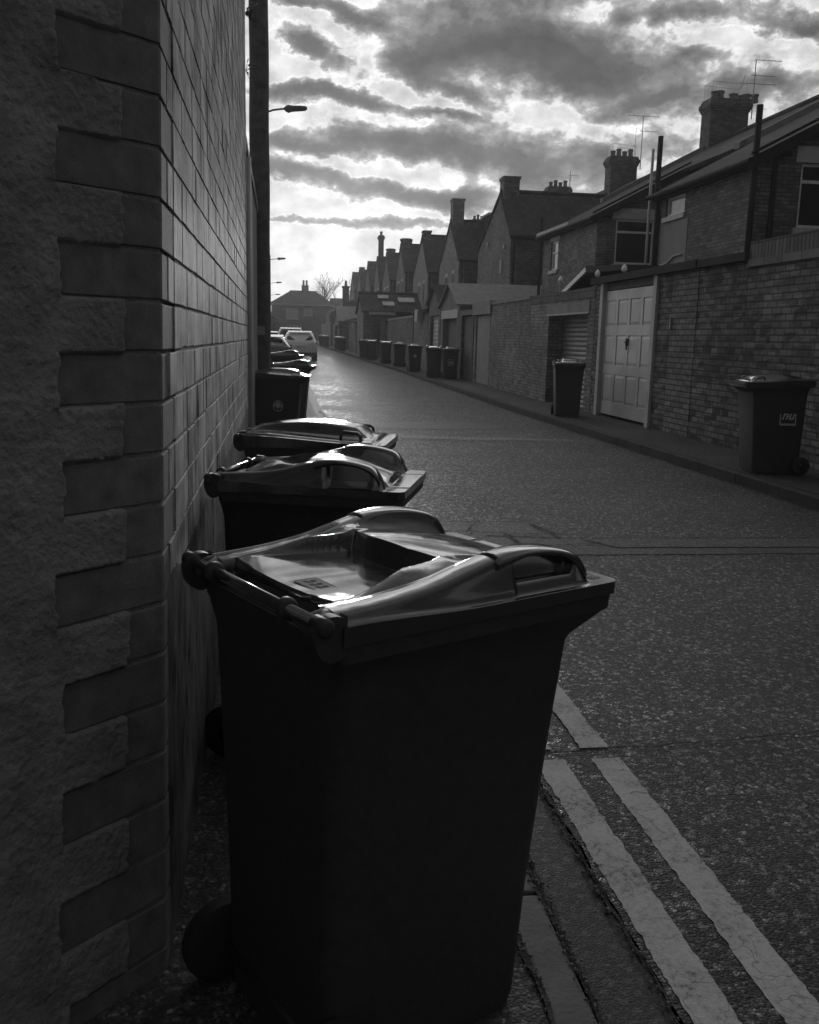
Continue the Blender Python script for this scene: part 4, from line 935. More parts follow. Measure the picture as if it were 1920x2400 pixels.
def gable_house(y0, y1, wy0, wy1, ay, az_, ez, label, bm='brick_b', ch=(.6, .8, 'sq'), wins=True, mainstack=True, extra=None, gutter_m='black_paint'):
    root = empty('terraced_house', (0, 0, 0)); tag(root, label, 'house', 'terraced houses backing on to the lane')
    X0 = 9.0; MX = 12.2; g0 = gz((y0 + y1) / 2)
    mz = min(ez + .5, az_ - 1.2); rz_ = az_ + 1.15
    MB().wall('X', MX, MX + .3, y0, y1, 0, mz).build('rear_wall', M['brick_a'], root)
    wl = [(ay + .6, ay + 1.15, ez - 2.1, ez - .75), (ay - 1.3, ay - .85, ez - 2.0, ez - .7)] if wins else []
    mb = MB(); mb.wall('X', X0, X0 + .28, wy0, wy1, 0, ez, holes=wl)
    mb.prism([(X0, wy0, ez), (X0, wy1, ez), (X0, ay, az_)], (.28, 0, 0)); mb.build('gable_wall', M[bm], root)
    MB().box(X0 + .281, MX, wy0, wy0 + .28, 0, ez - .02).build('side_wall', M['brick_a'], root)
    MB().box(X0 + .281, MX, wy1 - .28, wy1, 0, ez - .02).build('side_wall', M['brick_a'], root)
    for k, (a, b, c, d) in enumerate(wl): window(root, '-X', X0, a, b, c, d, transom=.55, sill=(k == 0), lt=.2, gm='glass')
    rf = MB(); XR = MX + 2.2
    def plane(ya, yb, zb):
        s = (az_ - zb) / (ay - ya) if ya != ay else 0
        rf.slab([(X0 - .06, ya, zb), (XR, ya, zb), (XR, ay, az_ + .05), (X0 - .06, ay, az_ + .05)], .10)
    plane(wy0 - .15, ay, ez - .08); plane(wy1 + .15, ay, ez - .08)
    rf.slab([(MX - .2, y0, mz), (RX, y0, rz_), (RX, y1, rz_), (MX - .2, y1, mz)], .101)
    rf.slab([(RX + 4, y0, rz_ - 2), (RX, y0, rz_), (RX, y1, rz_), (RX + 4, y1, rz_ - 2)], .10)
    ro = rf.build('roof', M['tile'], root)
    MB().tube([(X0 - .05, ay, az_ + .07), (XR, ay, az_ + .07)], .09, 8).build('ridge_tile', M['tile'], ro)
    MB().tube([(X0 + .1, wy0 - .19, ez - .12), (MX, wy0 - .19, ez - .12)], .06, 8).build('gutter', M['black_paint'], root)
    pipe(root, [(X0 + .12, wy0 - .08, 2.0), (X0 + .12, wy0 - .08, ez - .15)], .05)
    cw, chh, kind = ch
    if kind == 'sq': stack(root, X0 + .02, X0 + cw + .05, ay - .35, ay + .35, az_ - .5, az_ + chh, bm if bm != 'render_pale' else 'brick_b', oversail=False)
    elif kind == 'round':
        c_ = MB(); c_.box(X0 + .02, X0 + cw, ay - .3, ay + .3, az_ - .5, az_ + chh * .6); c_.tube([(X0 + cw / 2, ay, az_ + chh * .6), (X0 + cw / 2, ay, az_ + chh * .9), (X0 + cw / 2, ay, az_ + chh)], [cw * .6, cw * .6, cw * .45], 12); c_.build('chimney', M['brick_b'], root)
    elif kind == 'tall':
        stack(root, X0 + .1, X0 + .1 + cw, ay - .3, ay + .3, az_ - .5, az_ + chh, 'brick_a', [(X0 + .1 + cw / 2, ay, .35, .12)])
    if mainstack: c = stack(root, 14.95, 16.2, y1 - .4, y1 + .35, rz_ - 1, rz_ + 1.3, 'brick_a', [(15.15 + i * .28, y1, .28 + .1 * (i % 2), .11) for i in range(4)])
    return root
c_ = gable_house(33, 43, 36.75, 42.8, 38.7, 7.42, 5.62, 'terraced house with broad brick gable and short square chimney at its apex', ch=(.62, .62, 'sq'), wins=False)
for (yy, za, zb) in ((37.6, 5.15, 5.30), (38.0, 4.2, 4.75)): MB().box(8.94, 8.998, yy, yy + .22, za, zb).build('air_vent', M['stone'], c_)
MB().box(8.93, 8.998, 40.6, 40.8, 5.5, 5.68).build('air_vent', M['stone'], c_)
ch_ = [o for o in c_.children if o.name.startswith('chimney')][-1]; wire_guard(ch_, 15.0, 16.1, 42.65, 43.3, 9.9, 10.4); aerial(ch_, 16.3, 42.5, 9.3, 2.3, 0)
d_ = gable_house(43, 53, 47.5, 53.4, 50.1, 7.60, 5.55, 'terraced house with tall chimney at its gable apex and a flat dormer', ch=(.58, 1.15, 'sq'), bm='brick_c')
mb = MB(); mb.box(10.6, 12.9, 47.9, 49.6, 6.7, 7.75); mb.build('dormer', M['tile'], d_); MB().box(10.5, 13.0, 47.8, 49.7, 7.752, 7.86).build('dormer_roof', M['white_old'], d_)
ch_ = [o for o in d_.children if o.name.startswith('chimney')][-1]; wire_guard(ch_, 15.0, 16.1, 52.65, 53.3, 10.0, 10.6); aerial(ch_, 16.1, 52.5, 9.6, 1.3, 2)
e_ = gable_house(53, 63, 57.6, 63.9, 60.1, 7.85, 5.60, 'pale rendered gable house with a roof light, third gable along', bm='render_pale', ch=(.45, .35, 'sq'))
fo = MB().slab([(10.6, 58.05, 6.06), (11.8, 58.05, 6.06), (11.8, 58.95, 6.90), (10.6, 58.95, 6.90)], .02); fo = MB().prism([(10.6, 58.0, 6.2), (11.9, 58.0, 6.2), (11.9, 58.9, 6.98), (10.6, 58.9, 6.98)], (0, -.1, .1)).build('roof_light', M['concrete'], e_)
gable_house(63, 74, 68.3, 73.4, 70.9, 8.30, 6.3, 'terraced house with a rounded chimney top, fourth gable along', ch=(.8, .5, 'round'))
gable_house(74, 83.5, 77.8, 83.0, 80.3, 8.45, 6.3, 'terraced house with a stubby rounded chimney, fifth gable along', ch=(.7, .45, 'round'))
gable_house(83.5, 93.5, 86.0, 90.6, 88.0, 8.75, 6.5, 'terraced house with the tall slim chimney and pot, sixth gable along', ch=(.45, 2.0, 'tall'))
gable_house(93.5, 104, 94.5, 100.0, 97.4, 8.85, 6.6, 'distant gable house just left of the tall slim chimney', ch=(.9, .3, 'sq'), bm='brick_a')
gable_house(104, 114, 104.8, 111.0, 107.8, 8.90, 6.7, 'distant gable house, second from the far end of the terrace', ch=(.6, .4, 'round'), bm='brick_a')
gable_house(114, 124, 114.0, 121.5, 117.8, 9.05, 6.9, 'gable house at the far end of the terrace', ch=(.8, .35, 'sq'), bm='brick_b')

# ------------------------------------------------------------------ yard walls, garages and gates along the right pavement
PX = 6.12
def rthing(name, label, cat, y, group=None):
    r = empty(name, (PX, y, gz(y) + .12)); tag(r, label, cat, group); return r
def local(y): return lambda a: a - y
# near yard wall with brick-on-edge coping
r = rthing('yard_wall', 'tall yard wall at the right edge topped with upright bricks', 'wall', 7.0)
MB().box(0, .24, -5.5, 4.80, -.2, 2.40).build('wall_body', M['brick_wall'], r); MB().box(-.03, .27, -5.5, 4.82, 2.402, 2.50).build('string_course', M['block'], r)
MB().box(-.015, .255, -5.5, 4.81, 2.502, 2.72).build('coping', M['soldier'], r)
r = rthing('yard_wall', 'darker patched brick wall right of the pale brick pier', 'wall', 11.84)
MB().box(.008, .25, -.02, 1.458, -.2, 2.485).build('wall_body', M['brick_wall'], r); MB().box(-.08, .28, -.02, 1.405, 2.49, 2.60).build('coping', M['felt'], r)
# garage with the white door
r = rthing('garage', 'flat roofed brick garage with a white panelled door and pale brick pier', 'garage', 13.3)
mb = MB(); mb.box(0, .24, 0, .92, -.2, 2.485); mb.box(-.012, -.0, 0, .0001, 0, .001); mb.build('pier', M['brick_light'], r)
mb = MB(); mb.box(.02, .24, .93, 1.50, -.2, 2.485); mb.box(.0, .24, 4.22, 4.55, -.2, 2.485); mb.box(.24, 5.2, 0.0, .22, -.2, 2.35); mb.box(.241, 5.2, 4.33, 4.55, -.2, 2.35); mb.build_each('wall', M['brick_wall'], r)
mb = MB(); mb.box(-.10, 5.3, -.05, 4.62, 2.49, 2.61); mb.build('flat_roof', M['felt'], r); MB().box(.06, .24, 1.642, 4.078, 2.36, 2.486).build('beam', M['wood'], r)
mb = MB(); mb.box(-.03, .10, 1.50, 1.64, -.02, 2.486); mb.box(-.03, .10, 4.08, 4.22, -.02, 2.486); mb.build_each('door_frame', M['white_old'], r)
def panelled_door():
    mb = MB(); y0, y1, z0, z1 = 1.66, 4.06, .05, 2.34; x = .045
    mb.box(x + .018, x + .05, y0, y1, z0, z1)
    cols, rows = 4, [(.10, .56), (.66, 1.12), (1.20, 1.36 + .08), (1.52, 2.06)]
    rows = [(z0 + .16, z0 + .66), (z0 + .78, z0 + 1.20), (z0 + 1.38, z0 + 1.98)]
    rows = [(.29, .81), (.98, 1.52), (1.70, 2.16)]
    cw = (y1 - y0) / cols; zs = [z0] + [q for a in rows for q in a] + [z1]
    # stiles and rails proud of the recessed panels
    for k in range(cols + 1):
        yc = y0 + k * cw; a = max(y0, yc - .055); b = min(y1, yc + .055); mb.box(x, x + .02, a, b, z0, z1)
    for i in range(0, len(zs) - 1, 2):
        for k in range(cols): mb.box(x + .0005, x + .019, y0 + k * cw + .055, y0 + (k + 1) * cw - .055, zs[i], zs[i + 1])
    for a, b in rows:
        for k in range(cols):
            c0, c1 = y0 + k * cw + .055, y0 + (k + 1) * cw - .055; m_ = .05
            o = [(x + .018, c0, a), (x + .018, c1, a), (x + .018, c1, b), (x + .018, c0, b)]; i_ = [(x + .006, c0 + m_, a + m_ * 1.2), (x + .006, c1 - m_, a + m_ * 1.2), (x + .006, c1 - m_, b - m_ * 1.2), (x + .006, c0 + m_, b - m_ * 1.2)]
            mb.add(o + i_, [(0, 4, 5, 1), (1, 5, 6, 2), (2, 6, 7, 3), (3, 7, 4, 0), (7, 6, 5, 4)])
    d = mb.build('door', M['door_white'], r, bevel=.003)
    h = MB(); h.tube([(x - .03, 2.86, 1.40), (x - .05, 2.86, 1.40), (x - .05, 2.76, 1.40)], .012, 6); h.tube([(x - .01, 2.76, 1.44), (x - .05, 2.76, 1.40), (x - .05, 2.74, 1.27)], .013, 6); h.box(x - .006, x + .0, 2.80, 2.92, 1.34, 1.47); h.build('handle', M['black_paint'], d)
panelled_door()
mb = MB(); mb.box(-.03, .0, .86, .88, 1.62, 1.80); mb.build('wall_hook', M['metal'], r)
for yy, zz, lb in ((17.07, 2.74, 'white bud shaped garden light standing above the garage door'), (18.56, 2.74, 'white bud shaped light on a stick over the garage left corner'), (21.1, 2.76, 'white bud shaped light above the roller shutter wall')):
    q = empty('garden_light', (PX + .25, yy, gz(yy) + zz)); tag(q, lb, 'garden light', 'white bud shaped lights along the wall tops')
    prof = [(.001, .06), (.04, .075), (.058, .11), (.052, .15), (.028, .19), (.001, .215)]
    MB().loft([[(r_ * math.cos(k * math.pi / 5), r_ * math.sin(k * math.pi / 5), z_) for k in range(10)] for r_, z_ in prof]).build('bud', M['white_bud'], q, smooth=True)
    MB().tube([(0, 0, -.25), (0, 0, .07)], .012, 6).build('stick', M['white_old'], q)
# shutter garage
r = rthing('garage', 'brick garage with a recessed metal roller shutter and concrete lintel', 'garage', 17.87)
mb = MB(); mb.wall('X', 0, .24, 0, 4.75, -.2, 2.26, holes=[(.38, 3.15, -.2, 2.00)]); mb.box(.24, .42, .18, .379, -.2, 2.0); mb.box(.24, .42, 3.151, 3.35, -.2, 2.0); mb.build('wall', M['brick_b'], r)
MB().box(-.01, .25, 0, 4.75, 2.262, 2.46).build('coping', M['soldier'], r)
mb = MB(); mb.box(-.02, .2, .28, 1.7, 1.99, 2.20); mb.box(-.02, .2, 1.715, 3.25, 1.99, 2.20); mb.build_each('lintel', M['concrete'], r); MB().box(-.035, .1, .3, 3.2, 1.955, 1.988).build('drip_strip', M['white_old'], r)
def shutter(parent, x, y0, y1, z0, z1, m='shutter', pitch=.10):
    mb = MB(); n = int((z1 - z0) / pitch); vs = []
    for i in range(n * 6 + 1):
        z = z0 + (z1 - z0) * i / (n * 6); ph = (i % 6) / 6; xx = x - .022 * math.sin(math.pi * ph) ** .7 if ph else x
        vs += [(xx, y0, z), (xx, y1, z)]
    mb.add(vs, [(2 * i, 2 * i + 1, 2 * i + 3, 2 * i + 2) for i in range(n * 6)]); return mb.build('roller_shutter', M[m], parent)
shutter(r, .36, .38, 3.15, -.05, 2.0)
# shed behind with barge board
r = rthing('shed', 'low shed behind the shutter garage with a white barge board', 'shed', 18.0)
MB().prism([(.9, 4.0, 1.5), (.9, 0, 1.5), (.9, 0, 2.62), (.9, 2.4, 2.72), (.9, 4.0, 2.3)], (3, 0, 0)).build('wall', M['render'], r)
mb = MB(); mb.prism([(.6, 4.6, 2.35), (.6, 4.66, 2.44), (.6, 2.45, 3.02), (.6, 2.4, 2.92)], (.06, 0, 0)); mb.build('bargeboard', M['white'], r)
mb = MB(); mb.prism([(.62, 4.62, 2.40), (.62, 2.42, 2.98), (.62, 2.42, 3.06), (.62, 4.62, 2.46)], (3.2, 0, 0)); mb.prism([(.62, 2.419, 2.90), (.62, -.1, 2.80), (.62, -.1, 2.90), (.62, 2.419, 3.05)], (3.2, 0, 0)); mb.build('roof', M['felt'], r)
# brick wall, door, gate
r = rthing('yard_wall', 'worn pale brick yard wall between the shutter garage and the pale gate', 'wall', 22.64)
MB().box(0, .24, 0, 4.3, -.2, 2.38).build('wall_body', M['brick_b'], r); MB().box(-.03, .27, 0, 4.3, 2.382, 2.46).build('coping', M['concrete'], r)
r = rthing('yard_gate', 'pale flush gate under a concrete lintel in the right wall', 'gate', 26.95)
MB().box(.02, .24, 0, .28, -.2, 2.1).box(.02, .24, 2.2, 2.5, -.2, 2.1).build_each('jamb', M['brick_b'], r); MB().box(.06, .11, .281, 2.199, .02, 2.08).build('door', M['wood_pale'], r); MB().box(-.06, .25, -.06, 2.52, 2.102, 2.48).build('lintel', M['concrete'], r)
r = rthing('yard_gate', 'dark plank gate left of the pale flush gate', 'gate', 29.48)
mb = MB()
for i in range(11): mb.box(.10 + .006 * (i % 2), .14, .16 + i * .165, .16 + i * .165 + .155, .02, 2.1)
mb.build('door', M['wood'], r); MB().box(0, .24, 0, .15, -.2, 2.3).box(0, .24, 1.99, 2.35, -.2, 2.3).build_each('jamb', M['brick_a'], r); MB().box(-.02, .24, .151, 1.989, 2.12, 2.28).build('lintel', M['wood'], r)
def pitched_garage(y0, y1, ez, apex, label, wm, door, roofm, w=5.0, lint=None, facia='white_old'):
    r = rthing('garage', label, 'garage', y0); n = y1 - y0; ap = n * .5
    mb = MB(); hole = [(.45, n - .45, -.2, door[0])]; mb.wall('X', 0, .24, 0, n, -.2, ez, holes=hole); mb.prism([(0, 0, ez), (0, n, ez), (0, ap, apex)], (.24, 0, 0))
    mb.box(.241, w, 0, .2, -.2, ez); mb.box(.241, w, n - .2, n, -.2, ez); mb.build('wall', M[wm], r)
    rf = MB(); rf.slab([(-.12, -.15, ez - .05), (w, -.15, ez - .05), (w, ap, apex + .06), (-.12, ap, apex + .06)], .06); rf.slab([(-.12, n + .15, ez - .05), (w, n + .15, ez - .05), (w, ap, apex + .06), (-.12, ap, apex + .06)], .06); rf.build('roof', M[roofm], r)
    if door[1] == 'shutter': shutter(r, .15, .45, n - .45, -.1, door[0], door[2], .16)
    else: MB().box(.2, .25, .45, n - .45, 0, door[0]).build('door', M[door[2]], r)
    if lint: MB().box(-.03, .2, .2, n - .2, door[0] + .003, door[0] + lint).build('lintel', M[facia], r)
    return r
pitched_garage(31.9, 35.6, 2.55, 3.25, 'pitched roof garage with dark doorway and pale fascia, right of the white clad one', 'render', (2.05, 'plain', 'wood'), 'concrete', lint=.30)
pitched_garage(35.72, 38.6, 2.75, 3.35, 'tall white clad garage with a ribbed pale door', 'block', (2.2, 'shutter', 'white_old'), 'felt')
r = rthing('yard_wall', 'brick yard wall with a boxy white vent, left of the white clad garage', 'wall', 38.7)
MB().box(0, .24, 0, 4.2, -.2, 2.35).build('wall_body', M['brick_b'], r); MB().box(-.25, -.002, 1.5, 2.3, 2.0, 2.5).build('wall_box', M['white_old'], r); MB().box(-.15, .3, -.02, 4.2, 2.36, 2.48).build('coping', M['felt'], r)
r = rthing('yard_wall', 'long low brick wall in front of the gable with the flat dormer', 'wall', 43.0)
MB().box(-.02, .22, 0, 10.2, -.2, 2.2).build('wall_body', M['brick_a'], r); MB().box(-.05, .25, 0, 10.2, 2.202, 2.3).build('coping', M['concrete'], r)
# outbuilding that turns its skylit roof to the camera
def outbuilding():
    y = 56.0; z = gz(y) + .12; r = empty('outbuilding', (0, y, z)); tag(r, 'low brick outbuilding with two skylights in its slate roof facing up the lane', 'outbuilding')
    x0, x1 = 4.95, 8.5
    mb = MB(); mb.wall('Y', 0, .25, x0, x1, -.2, 2.75, holes=[(5.55, 5.95, 0, 2.0), (6.35, 6.75, 0, 1.9)]); mb.box(x0, x0 + .25, .251, 4.5, -.2, 2.75); mb.box(x1 - .25, x1, .251, 4.5, -.2, 2.75)
    mb.prism([(x0, 0, 2.75), (x0, 4.5, 2.75), (x0, 2.2, 3.75)], (.25, 0, 0)); mb.build('wall', M['brick_b'], r)
    rf = MB(); rf.slab([(x0 - .12, -.25, 2.70), (x1, -.25, 2.70), (x1, 2.2, 3.82), (x0 - .12, 2.2, 3.82)], .10); rf.slab([(x0 - .12, 4.7, 2.70), (x1, 4.7, 2.70), (x1, 2.2, 3.82), (x0 - .12, 2.2, 3.82)], .10); rf = rf.build('roof', M['tile'], r)
    MB().tube([(x0 - .12, 2.2, 3.86), (x1, 2.2, 3.86)], .09, 8).build('ridge_tile', M['tile'], rf)
    MB().box(x0 + .3, x0 + 1.9, -.29, -.24, 2.50, 2.66).build('fascia', M['white_old'], r)
    MB().box(6.35, 6.75, .12, .16, 0, 1.9).build('door', M['white_old'], r); MB().box(5.55, 5.95, .12, .16, 0, 2.0).build('door', M['wood'], r); MB().box(6.02, 6.28, -.03, -.001, 0, 2.3).build('pilaster', M['render_pale'], r)
    for (a, b, p, q) in ((6.15, 6.85, .25, .47), (5.95, 6.6, .66, .84), (7.15, 8.15, .48, .72)):
        f = lambda t: (-.25 + 2.45 * t, 2.72 + 1.12 * t)
        (ya, za), (yb, zb) = f(p), f(q)
        MB().prism([(a, ya, za + .01), (b, ya, za + .01), (b, yb, zb + .01), (a, yb, zb + .01)], (0, -.035, .07)).build('skylight', M['glass_curtain'], r)
outbuilding()
# farther low sheds and walls
r = rthing('shed', 'dark felt canopy shed with a white post beyond the skylit outbuilding', 'shed', 66); r.location.x = 5.35
MB().box(0, 3, 0, 7, -.2, 2.2).build('wall', M['brick_a'], r); MB().prism([(-.35, -.4, 2.25), (3, -.4, 2.9), (3, -.4, 3.02), (-.35, -.4, 2.36)], (0, 7.6, 0)).build('roof', M['felt'], r); MB().box(-.20, -.12, -.1, -.02, -.1, 2.24).build('post', M['white_old'], r); MB().box(-.22, -.0, .3, .9, 1.7, 2.1).build('sign_board', M['white_old'], r)
pg = pitched_garage(80, 86, 2.4, 3.6, 'distant garage with a pale sloping roof facing up the lane', 'brick_b', (2.0, 'plain', 'wood'), 'concrete'); pg.location.x = 5.0
for y, l, h, lb, m_ in ((59, 6.5, 2.2, 'brick wall between the skylit outbuilding and the canopy shed', 'brick_b'), (87, 12, 2.1, 'far yard wall beyond the pale roofed garage', 'brick_a'), (100, 22, 2.3, 'farthest yard wall near the lane end', 'brick_b')):
    r = rthing('yard_wall', lb, 'wall', y); r.location.x = kx(y) + 1.2; MB().box(0, .24, 0, l, -.2, h).build('wall_body', M[m_], r); MB().box(-.04, .28, 0, l, h + .002, h + .1).build('coping', M['concrete'], r)
r = empty('chimney_stack', (7.3, 105, gz(105))); tag(r, 'slim lone chimney standing right of the bare tree', 'chimney')
MB().box(-.35, .35, -.4, .4, 0, 6.3).box(-.42, .42, -.47, .47, 6.3, 6.5).build('stack', M['brick_a'], r); MB().tube([(0, 0, 6.5), (0, 0, 7.1)], [.16, .12], 10).build('chimney_pot', M['pot'], r, smooth=True)
MB().box(-1.8, 3, -.6, 8, 0, 3.6).prism([(-1.8, -.6, 3.6), (3, -.6, 3.6), (3, -.6, 4.8), (.6, -.6, 5.0)], (0, 8.6, 0)).build('outhouse', M['brick_a'], r)

# ------------------------------------------------------------------ house closing the lane
def end_house():
    y = 150; z = gz(y); r = empty('end_house', (0, y, z)); tag(r, 'detached brick house with a wide hipped roof closing the end of the lane', 'house')
    x0, x1, ez = -1.2, 8.2, 5.6
    MB().wall('Y', 0, .3, x0, x1, -.5, ez, holes=[(1.15, 2.95, 3.35, 4.95), (3.9, 5.2, 3.9, 5.0), (.6, 3.4, 1.2, 2.3)]).build('wall', M['brick_a'], r)
    MB().box(x0, x0 + .3, .301, 8, -.5, ez).box(x1 - .3, x1, .301, 8, -.5, ez).build_each('side_wall', M['brick_a'], r)
    e = .45; a, b = x0 - e, x1 + e; f0, f1 = -e, 8.5; rz_ = 7.75; xa, xb, ym = 1.7, 6.0, 4.0
    rf = MB(); rf.add([(a, f0, ez), (b, f0, ez), (b, f1, ez), (a, f1, ez), (xa, ym, rz_), (xb, ym, rz_)], [(0, 1, 5, 4), (1, 2, 5), (2, 3, 4, 5), (3, 0, 4), (3, 2, 1, 0)]); rf = rf.build('roof', M['tile'], r)
    MB().tube([(xa, ym, rz_ + .03), (xb, ym, rz_ + .03)], .12, 6).build('ridge_tile', M['tile'], rf)
    stack(rf, 3.6, 4.7, 3.5, 4.3, 7.2, 8.7, 'brick_a', [(3.9, 3.9, .8, .16), (4.4, 3.9, .8, .16)], oversail=False)
    MB().box(a, b, f0 - .08, f0 - .003, ez - .2, ez - .02).build('gutter', M['white_old'], r)
    window(r, '-Y', 0, 1.15, 2.95, 3.35, 4.95, gm='glass_curtain', lintel=False); window(r, '-Y', 0, 3.9, 5.2, 3.9, 5.0, gm='glass_curtain', lintel=False)
    wf = MB()
    for i in range(6): xx = .6 + i * 2.8 / 5; wf.box(xx - .05, xx + .05, .05, .12, 1.2, 2.3)
    wf.box(.55, 3.45, .04, .13, 2.25, 2.38); wf.box(.55, 3.45, .04, .13, 1.72, 1.80); wf.box(.55, 3.45, .04, .13, 1.14, 1.22); wf = wf.build('window', M['white'], r); MB().box(.6, 3.4, .13, .15, 1.2, 2.3).build('pane', M['glass'], wf)
    MB().box(x1 + .0, x1 + 9, 1.5, 9, -.5, 5.2).build('side_wing', M['brick_a'], r)
    MB().prism([(x1, 1.2, 5.2), (x1, 9.3, 5.2), (x1, 5.2, 6.9)], (9, 0, 0)).build('side_wing_roof', M['tile'], r)
end_house()
def bare_tree(x, y, h, label, seed):
    rnd = random.Random(seed); root = empty('bare_tree', (x, y, gz(y))); tag(root, label, 'tree'); mt, mc = MB(), MB()
    def br(mb, p, d, l, r_, lev):
        n = 3; pts = [p]; q = p.copy(); dd = d.copy()
        for i in range(n): dd = (dd + Vector((rnd.gauss(0, .13), rnd.gauss(0, .13), rnd.gauss(.02, .06)))).normalized(); q = q + dd * l / n; pts.append(q.copy())
        mb.tube(pts, [r_ * (1 - .4 * i / n) for i in range(n + 1)], 5 if lev < 2 else 3, cap=False)
        if lev >= 5: return
        for k in range(rnd.choice((2, 3, 3)) if lev else 5):
            t = pts[-1] if k == 0 else pts[rnd.choice((2, 3))]; a = rnd.uniform(0, 6.28); sp_ = rnd.uniform(.35, .8)
            nd = (dd + Vector((math.cos(a), math.sin(a), .25)) * sp_).normalized(); br(mc, t, nd, l * rnd.uniform(.6, .8), r_ * .55, lev + 1)
    br(mt, Vector((0, 0, 0)), Vector((0, 0, 1)), h * .36, .28, 0)
    mt.build('trunk', M['bark'], root, smooth=True, uv=False); mc.build('crown', M['bark'], root, uv=False)
bare_tree(9.2, 172, 11.5, 'bare winter tree silhouetted behind the end house roof', 5)
bare_tree(11.6, 178, 10.5, 'second bare tree right of the first, beside the slim chimney', 9)
def bush(x, y, z, rx, ry, rz_, n, label):
    root = empty('evergreen_bush', (x, y, z)); tag(root, label, 'bush', 'dark bushes at the far left end of the lane'); mb = MB()
    for i in range(n):
        a, b = random.uniform(0, 6.28), math.acos(random.uniform(-.3, 1)); k = random.uniform(.55, 1.05) * (1 + .18 * noise.noise((a * 2, b * 3, x)))
        c = Vector((rx * k * math.sin(b) * math.cos(a), ry * k * math.sin(b) * math.sin(a), rz_ * k * math.cos(b) + rz_ * .6)); s_ = random.uniform(.08, .2)
        u = Vector((random.uniform(-1, 1), random.uniform(-1, 1), random.uniform(-1, 1))).normalized(); v = u.cross(Vector((.3, .5, .8))).normalized()
        mb.add([c - u * s_, c + v * s_ * .5, c + u * s_, c - v * s_ * .5], [(0, 1, 2, 3)])
    mb.build('crown', M['leaf'], root, uv=False); MB().tube([(0, 0, 0), (0, 0, rz_)], .1, 6).build('trunk', M['bark'], root)
bush(-2.2, 110, .5, 1.9, 2.4, 2.6, 5200, 'dark evergreen bush beyond the telegraph pole, nearer one')
bush(-1.6, 128, .6, 1.9, 2.2, 2.1, 4200, 'dark evergreen bush farther back, below the end house eaves')

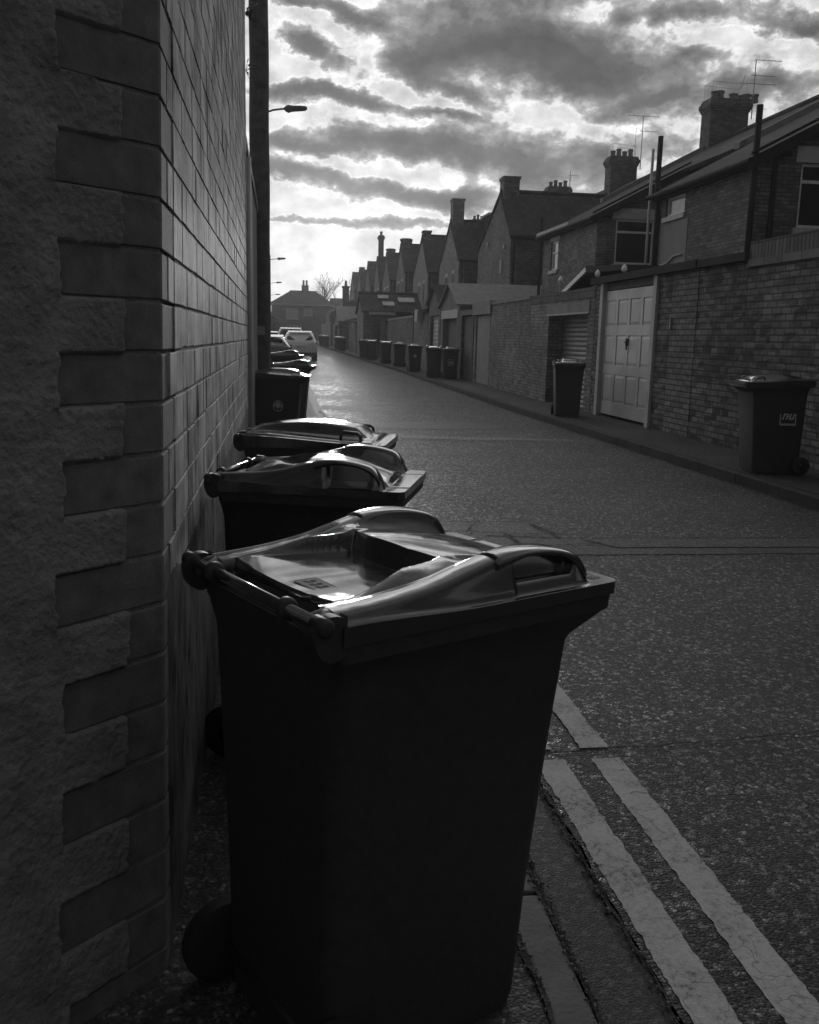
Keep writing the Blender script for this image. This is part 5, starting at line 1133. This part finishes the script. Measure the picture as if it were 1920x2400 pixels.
# ------------------------------------------------------------------ parked cars
def car(x, y, rz, W, Ln, H, paint, label, roofrails=False, spoiler=True):
    root = empty('parked_car', (x, y, gz(y)), rz); tag(root, label, 'car', 'cars parked along the left of the lane')
    hw = W / 2
    # stations along the length from tail (y=0) to nose: (y, sill z, belt z, roof z, belt half width, roof half width)
    st = [(0.00, .42, .95, .96, .80, .78), (.04, .30, 1.00, 1.02, .92, .80), (.12, .26, 1.02, 1.08, .97, .78), (.35, .24, 1.02, H - .14, 1.0, .70), (.62, .22, 1.0, H - .02, 1.0, .73), (1.4, .22, .97, H, 1.0, .75),
          (2.3, .22, .94, H - .03, 1.0, .74), (2.75, .22, .93, H - .16, 1.0, .72), (3.25, .22, .92, .98, .99, .80), (Ln - .35, .24, .80, .84, .95, .80), (Ln - .05, .32, .66, .68, .85, .7), (Ln, .40, .6, .61, .75, .6)]
    rings = []
    for (yy, s, b, rf_, bw_, rw) in st:
        a, c = hw * bw_, hw * rw
        pts = [(-a * .90, s), (-a, s + .12), (-a * 1.0, (s + b) / 2), (-a * .985, b), (-(a * .45 + c * .55), b + (rf_ - b) * .55), (-c, rf_ - min(.05, (rf_ - b) * .3)), (-c * .8, rf_), (0, rf_ + .02)]
        full = pts + [(-px, pz) for px, pz in pts[-2::-1]]
        rings.append([(px, yy, pz) for px, pz in full])
    MB().loft(rings).build('body', M[paint], root, smooth=True, smooth_angle=50)
    def surf(px, pz):                                   # rear surface y at height pz
        return 0
    # rear window: an oval panel on the sloping tailgate
    mb = MB(); n = 28; y0, z0, y1, z1 = .11, 1.06, .345, H - .17; pts = []
    for k in range(n):
        a = 2 * math.pi * k / n; cx = math.copysign(abs(math.cos(a)) ** .65, math.cos(a)); cz = math.copysign(abs(math.sin(a)) ** .8, math.sin(a)); t = .5 + .5 * cz
        pts.append((cx * hw * (.80 - .10 * t), y0 + (y1 - y0) * t - .014, z0 + (z1 - z0) * t))
    mb.prism(pts, (0, .03, 0)); rw_ = mb.build('rear_window', M['glass'], root)
    for s in (-1, 1):
        MB().prism([(s * hw * .70, -.012, .98), (s * hw * .985, .10, 1.00), (s * hw * .985, .16, .82), (s * hw * .80, .012, .80)], (0, .07, 0)).build('tail_light', M['tail'], root)
        pts = [(s * hw * .962, .75, .99), (s * hw * .94, 2.9, .95), (s * hw * .80, 2.35, H - .10), (s * hw * .80, .85, H - .10)]
        MB().prism(pts, (s * .012, 0, 0)).build('side_window', M['glass'], root)
        MB().loft([[(s * (hw * .96), 2.72, .98), (s * (hw * .96), 2.80, 1.0), (s * (hw * .96), 2.80, 1.02), (s * (hw * .96), 2.72, 1.02)], [(s * (hw + .17), 2.70, .97), (s * (hw + .17), 2.80, .97), (s * (hw + .17), 2.80, 1.09), (s * (hw + .17), 2.70, 1.09)]]).build('wing_mirror', M[paint], root)
        for yy in (.72, Ln - .85):
            rings2 = [[(s * (hw - .19 + d), yy + .32 * q * math.cos(2 * math.pi * k / 20), .32 + .32 * q * math.sin(2 * math.pi * k / 20)) for k in range(20)] for d, q in ((0, .9), (.02, 1), (.18, 1), (.20, .92), (.195, .62))]
            wl = MB().loft(rings2).build('wheel', M['rubber'], root, smooth=True, smooth_angle=40)
            MB().tube([(s * (hw - .02), yy, .32), (s * (hw + .006), yy, .32)], .19, 14).build('hubcap', M['metal'], wl)
    MB().box(-.28, .28, -.022, -.004, .70, .81).build('number_plate', M['plate'], root)
    MB().loft([[(-hw * .93, .0, .30), (hw * .93, 0, .30), (hw * .95, -.05, .45), (-hw * .95, -.05, .45)], [(-hw * .90, .30, .26), (hw * .90, .3, .26), (hw * .9, .3, .4), (-hw * .9, .3, .4)]]).build('bumper', M['plastic'], root)
    MB().tube([(0, .62, H), (0, .52, H + .14)], .006, 5).build('radio_mast', M['plastic'], root)
    if spoiler: MB().prism([(-hw * .66, .30, H - .06), (hw * .66, .30, H - .06), (hw * .70, .60, H + .015), (-hw * .70, .60, H + .015)], (0, -.0, .03)).build('spoiler', M[paint], root)
    if roofrails:
        mb = MB()
        for s in (-1, 1): mb.tube([(s * hw * .70, .6, H), (s * hw * .72, .75, H + .06), (s * hw * .72, 2.1, H + .06), (s * hw * .70, 2.3, H)], .02, 6)
        mb.build('roof_rail', M['metal'], root)
    return root
car(1.10, 50.5, 0, 1.84, 4.2, 1.54, 'car_silver', 'silver hatchback parked facing away at the left kerb')
car(.72, 59.5, 0, 1.86, 4.4, 1.72, 'car_grey', 'grey tall car with roof rails parked in front of the silver hatchback', True)
car(-.42, 33.5, R(3), 1.75, 4.0, 1.40, 'car_dark', 'dark car mostly hidden behind the telegraph pole')
car(-.35, 68, 0, 1.75, 4.2, 1.45, 'car_dark', 'dark car far back, between the telegraph pole and the grey car')

# ------------------------------------------------------------------ thin haze down the lane
hz = MB().box(-310, 310, -210, 610, -1.2, 20).build('haze', [], uv=False); tag(hz, kind='stuff')
hm = bpy.data.materials.new('haze'); hm.use_nodes = True; t_ = hm.node_tree; t_.nodes.clear()
pv = t_.nodes.new('ShaderNodeVolumePrincipled'); pv.inputs['Color'].default_value = (.85, .85, .85, 1); pv.inputs['Density'].default_value = .0009; pv.inputs['Anisotropy'].default_value = .5
ho = t_.nodes.new('ShaderNodeOutputMaterial'); t_.links.new(pv.outputs[0], ho.inputs['Volume']); hz.data.materials.append(hm)
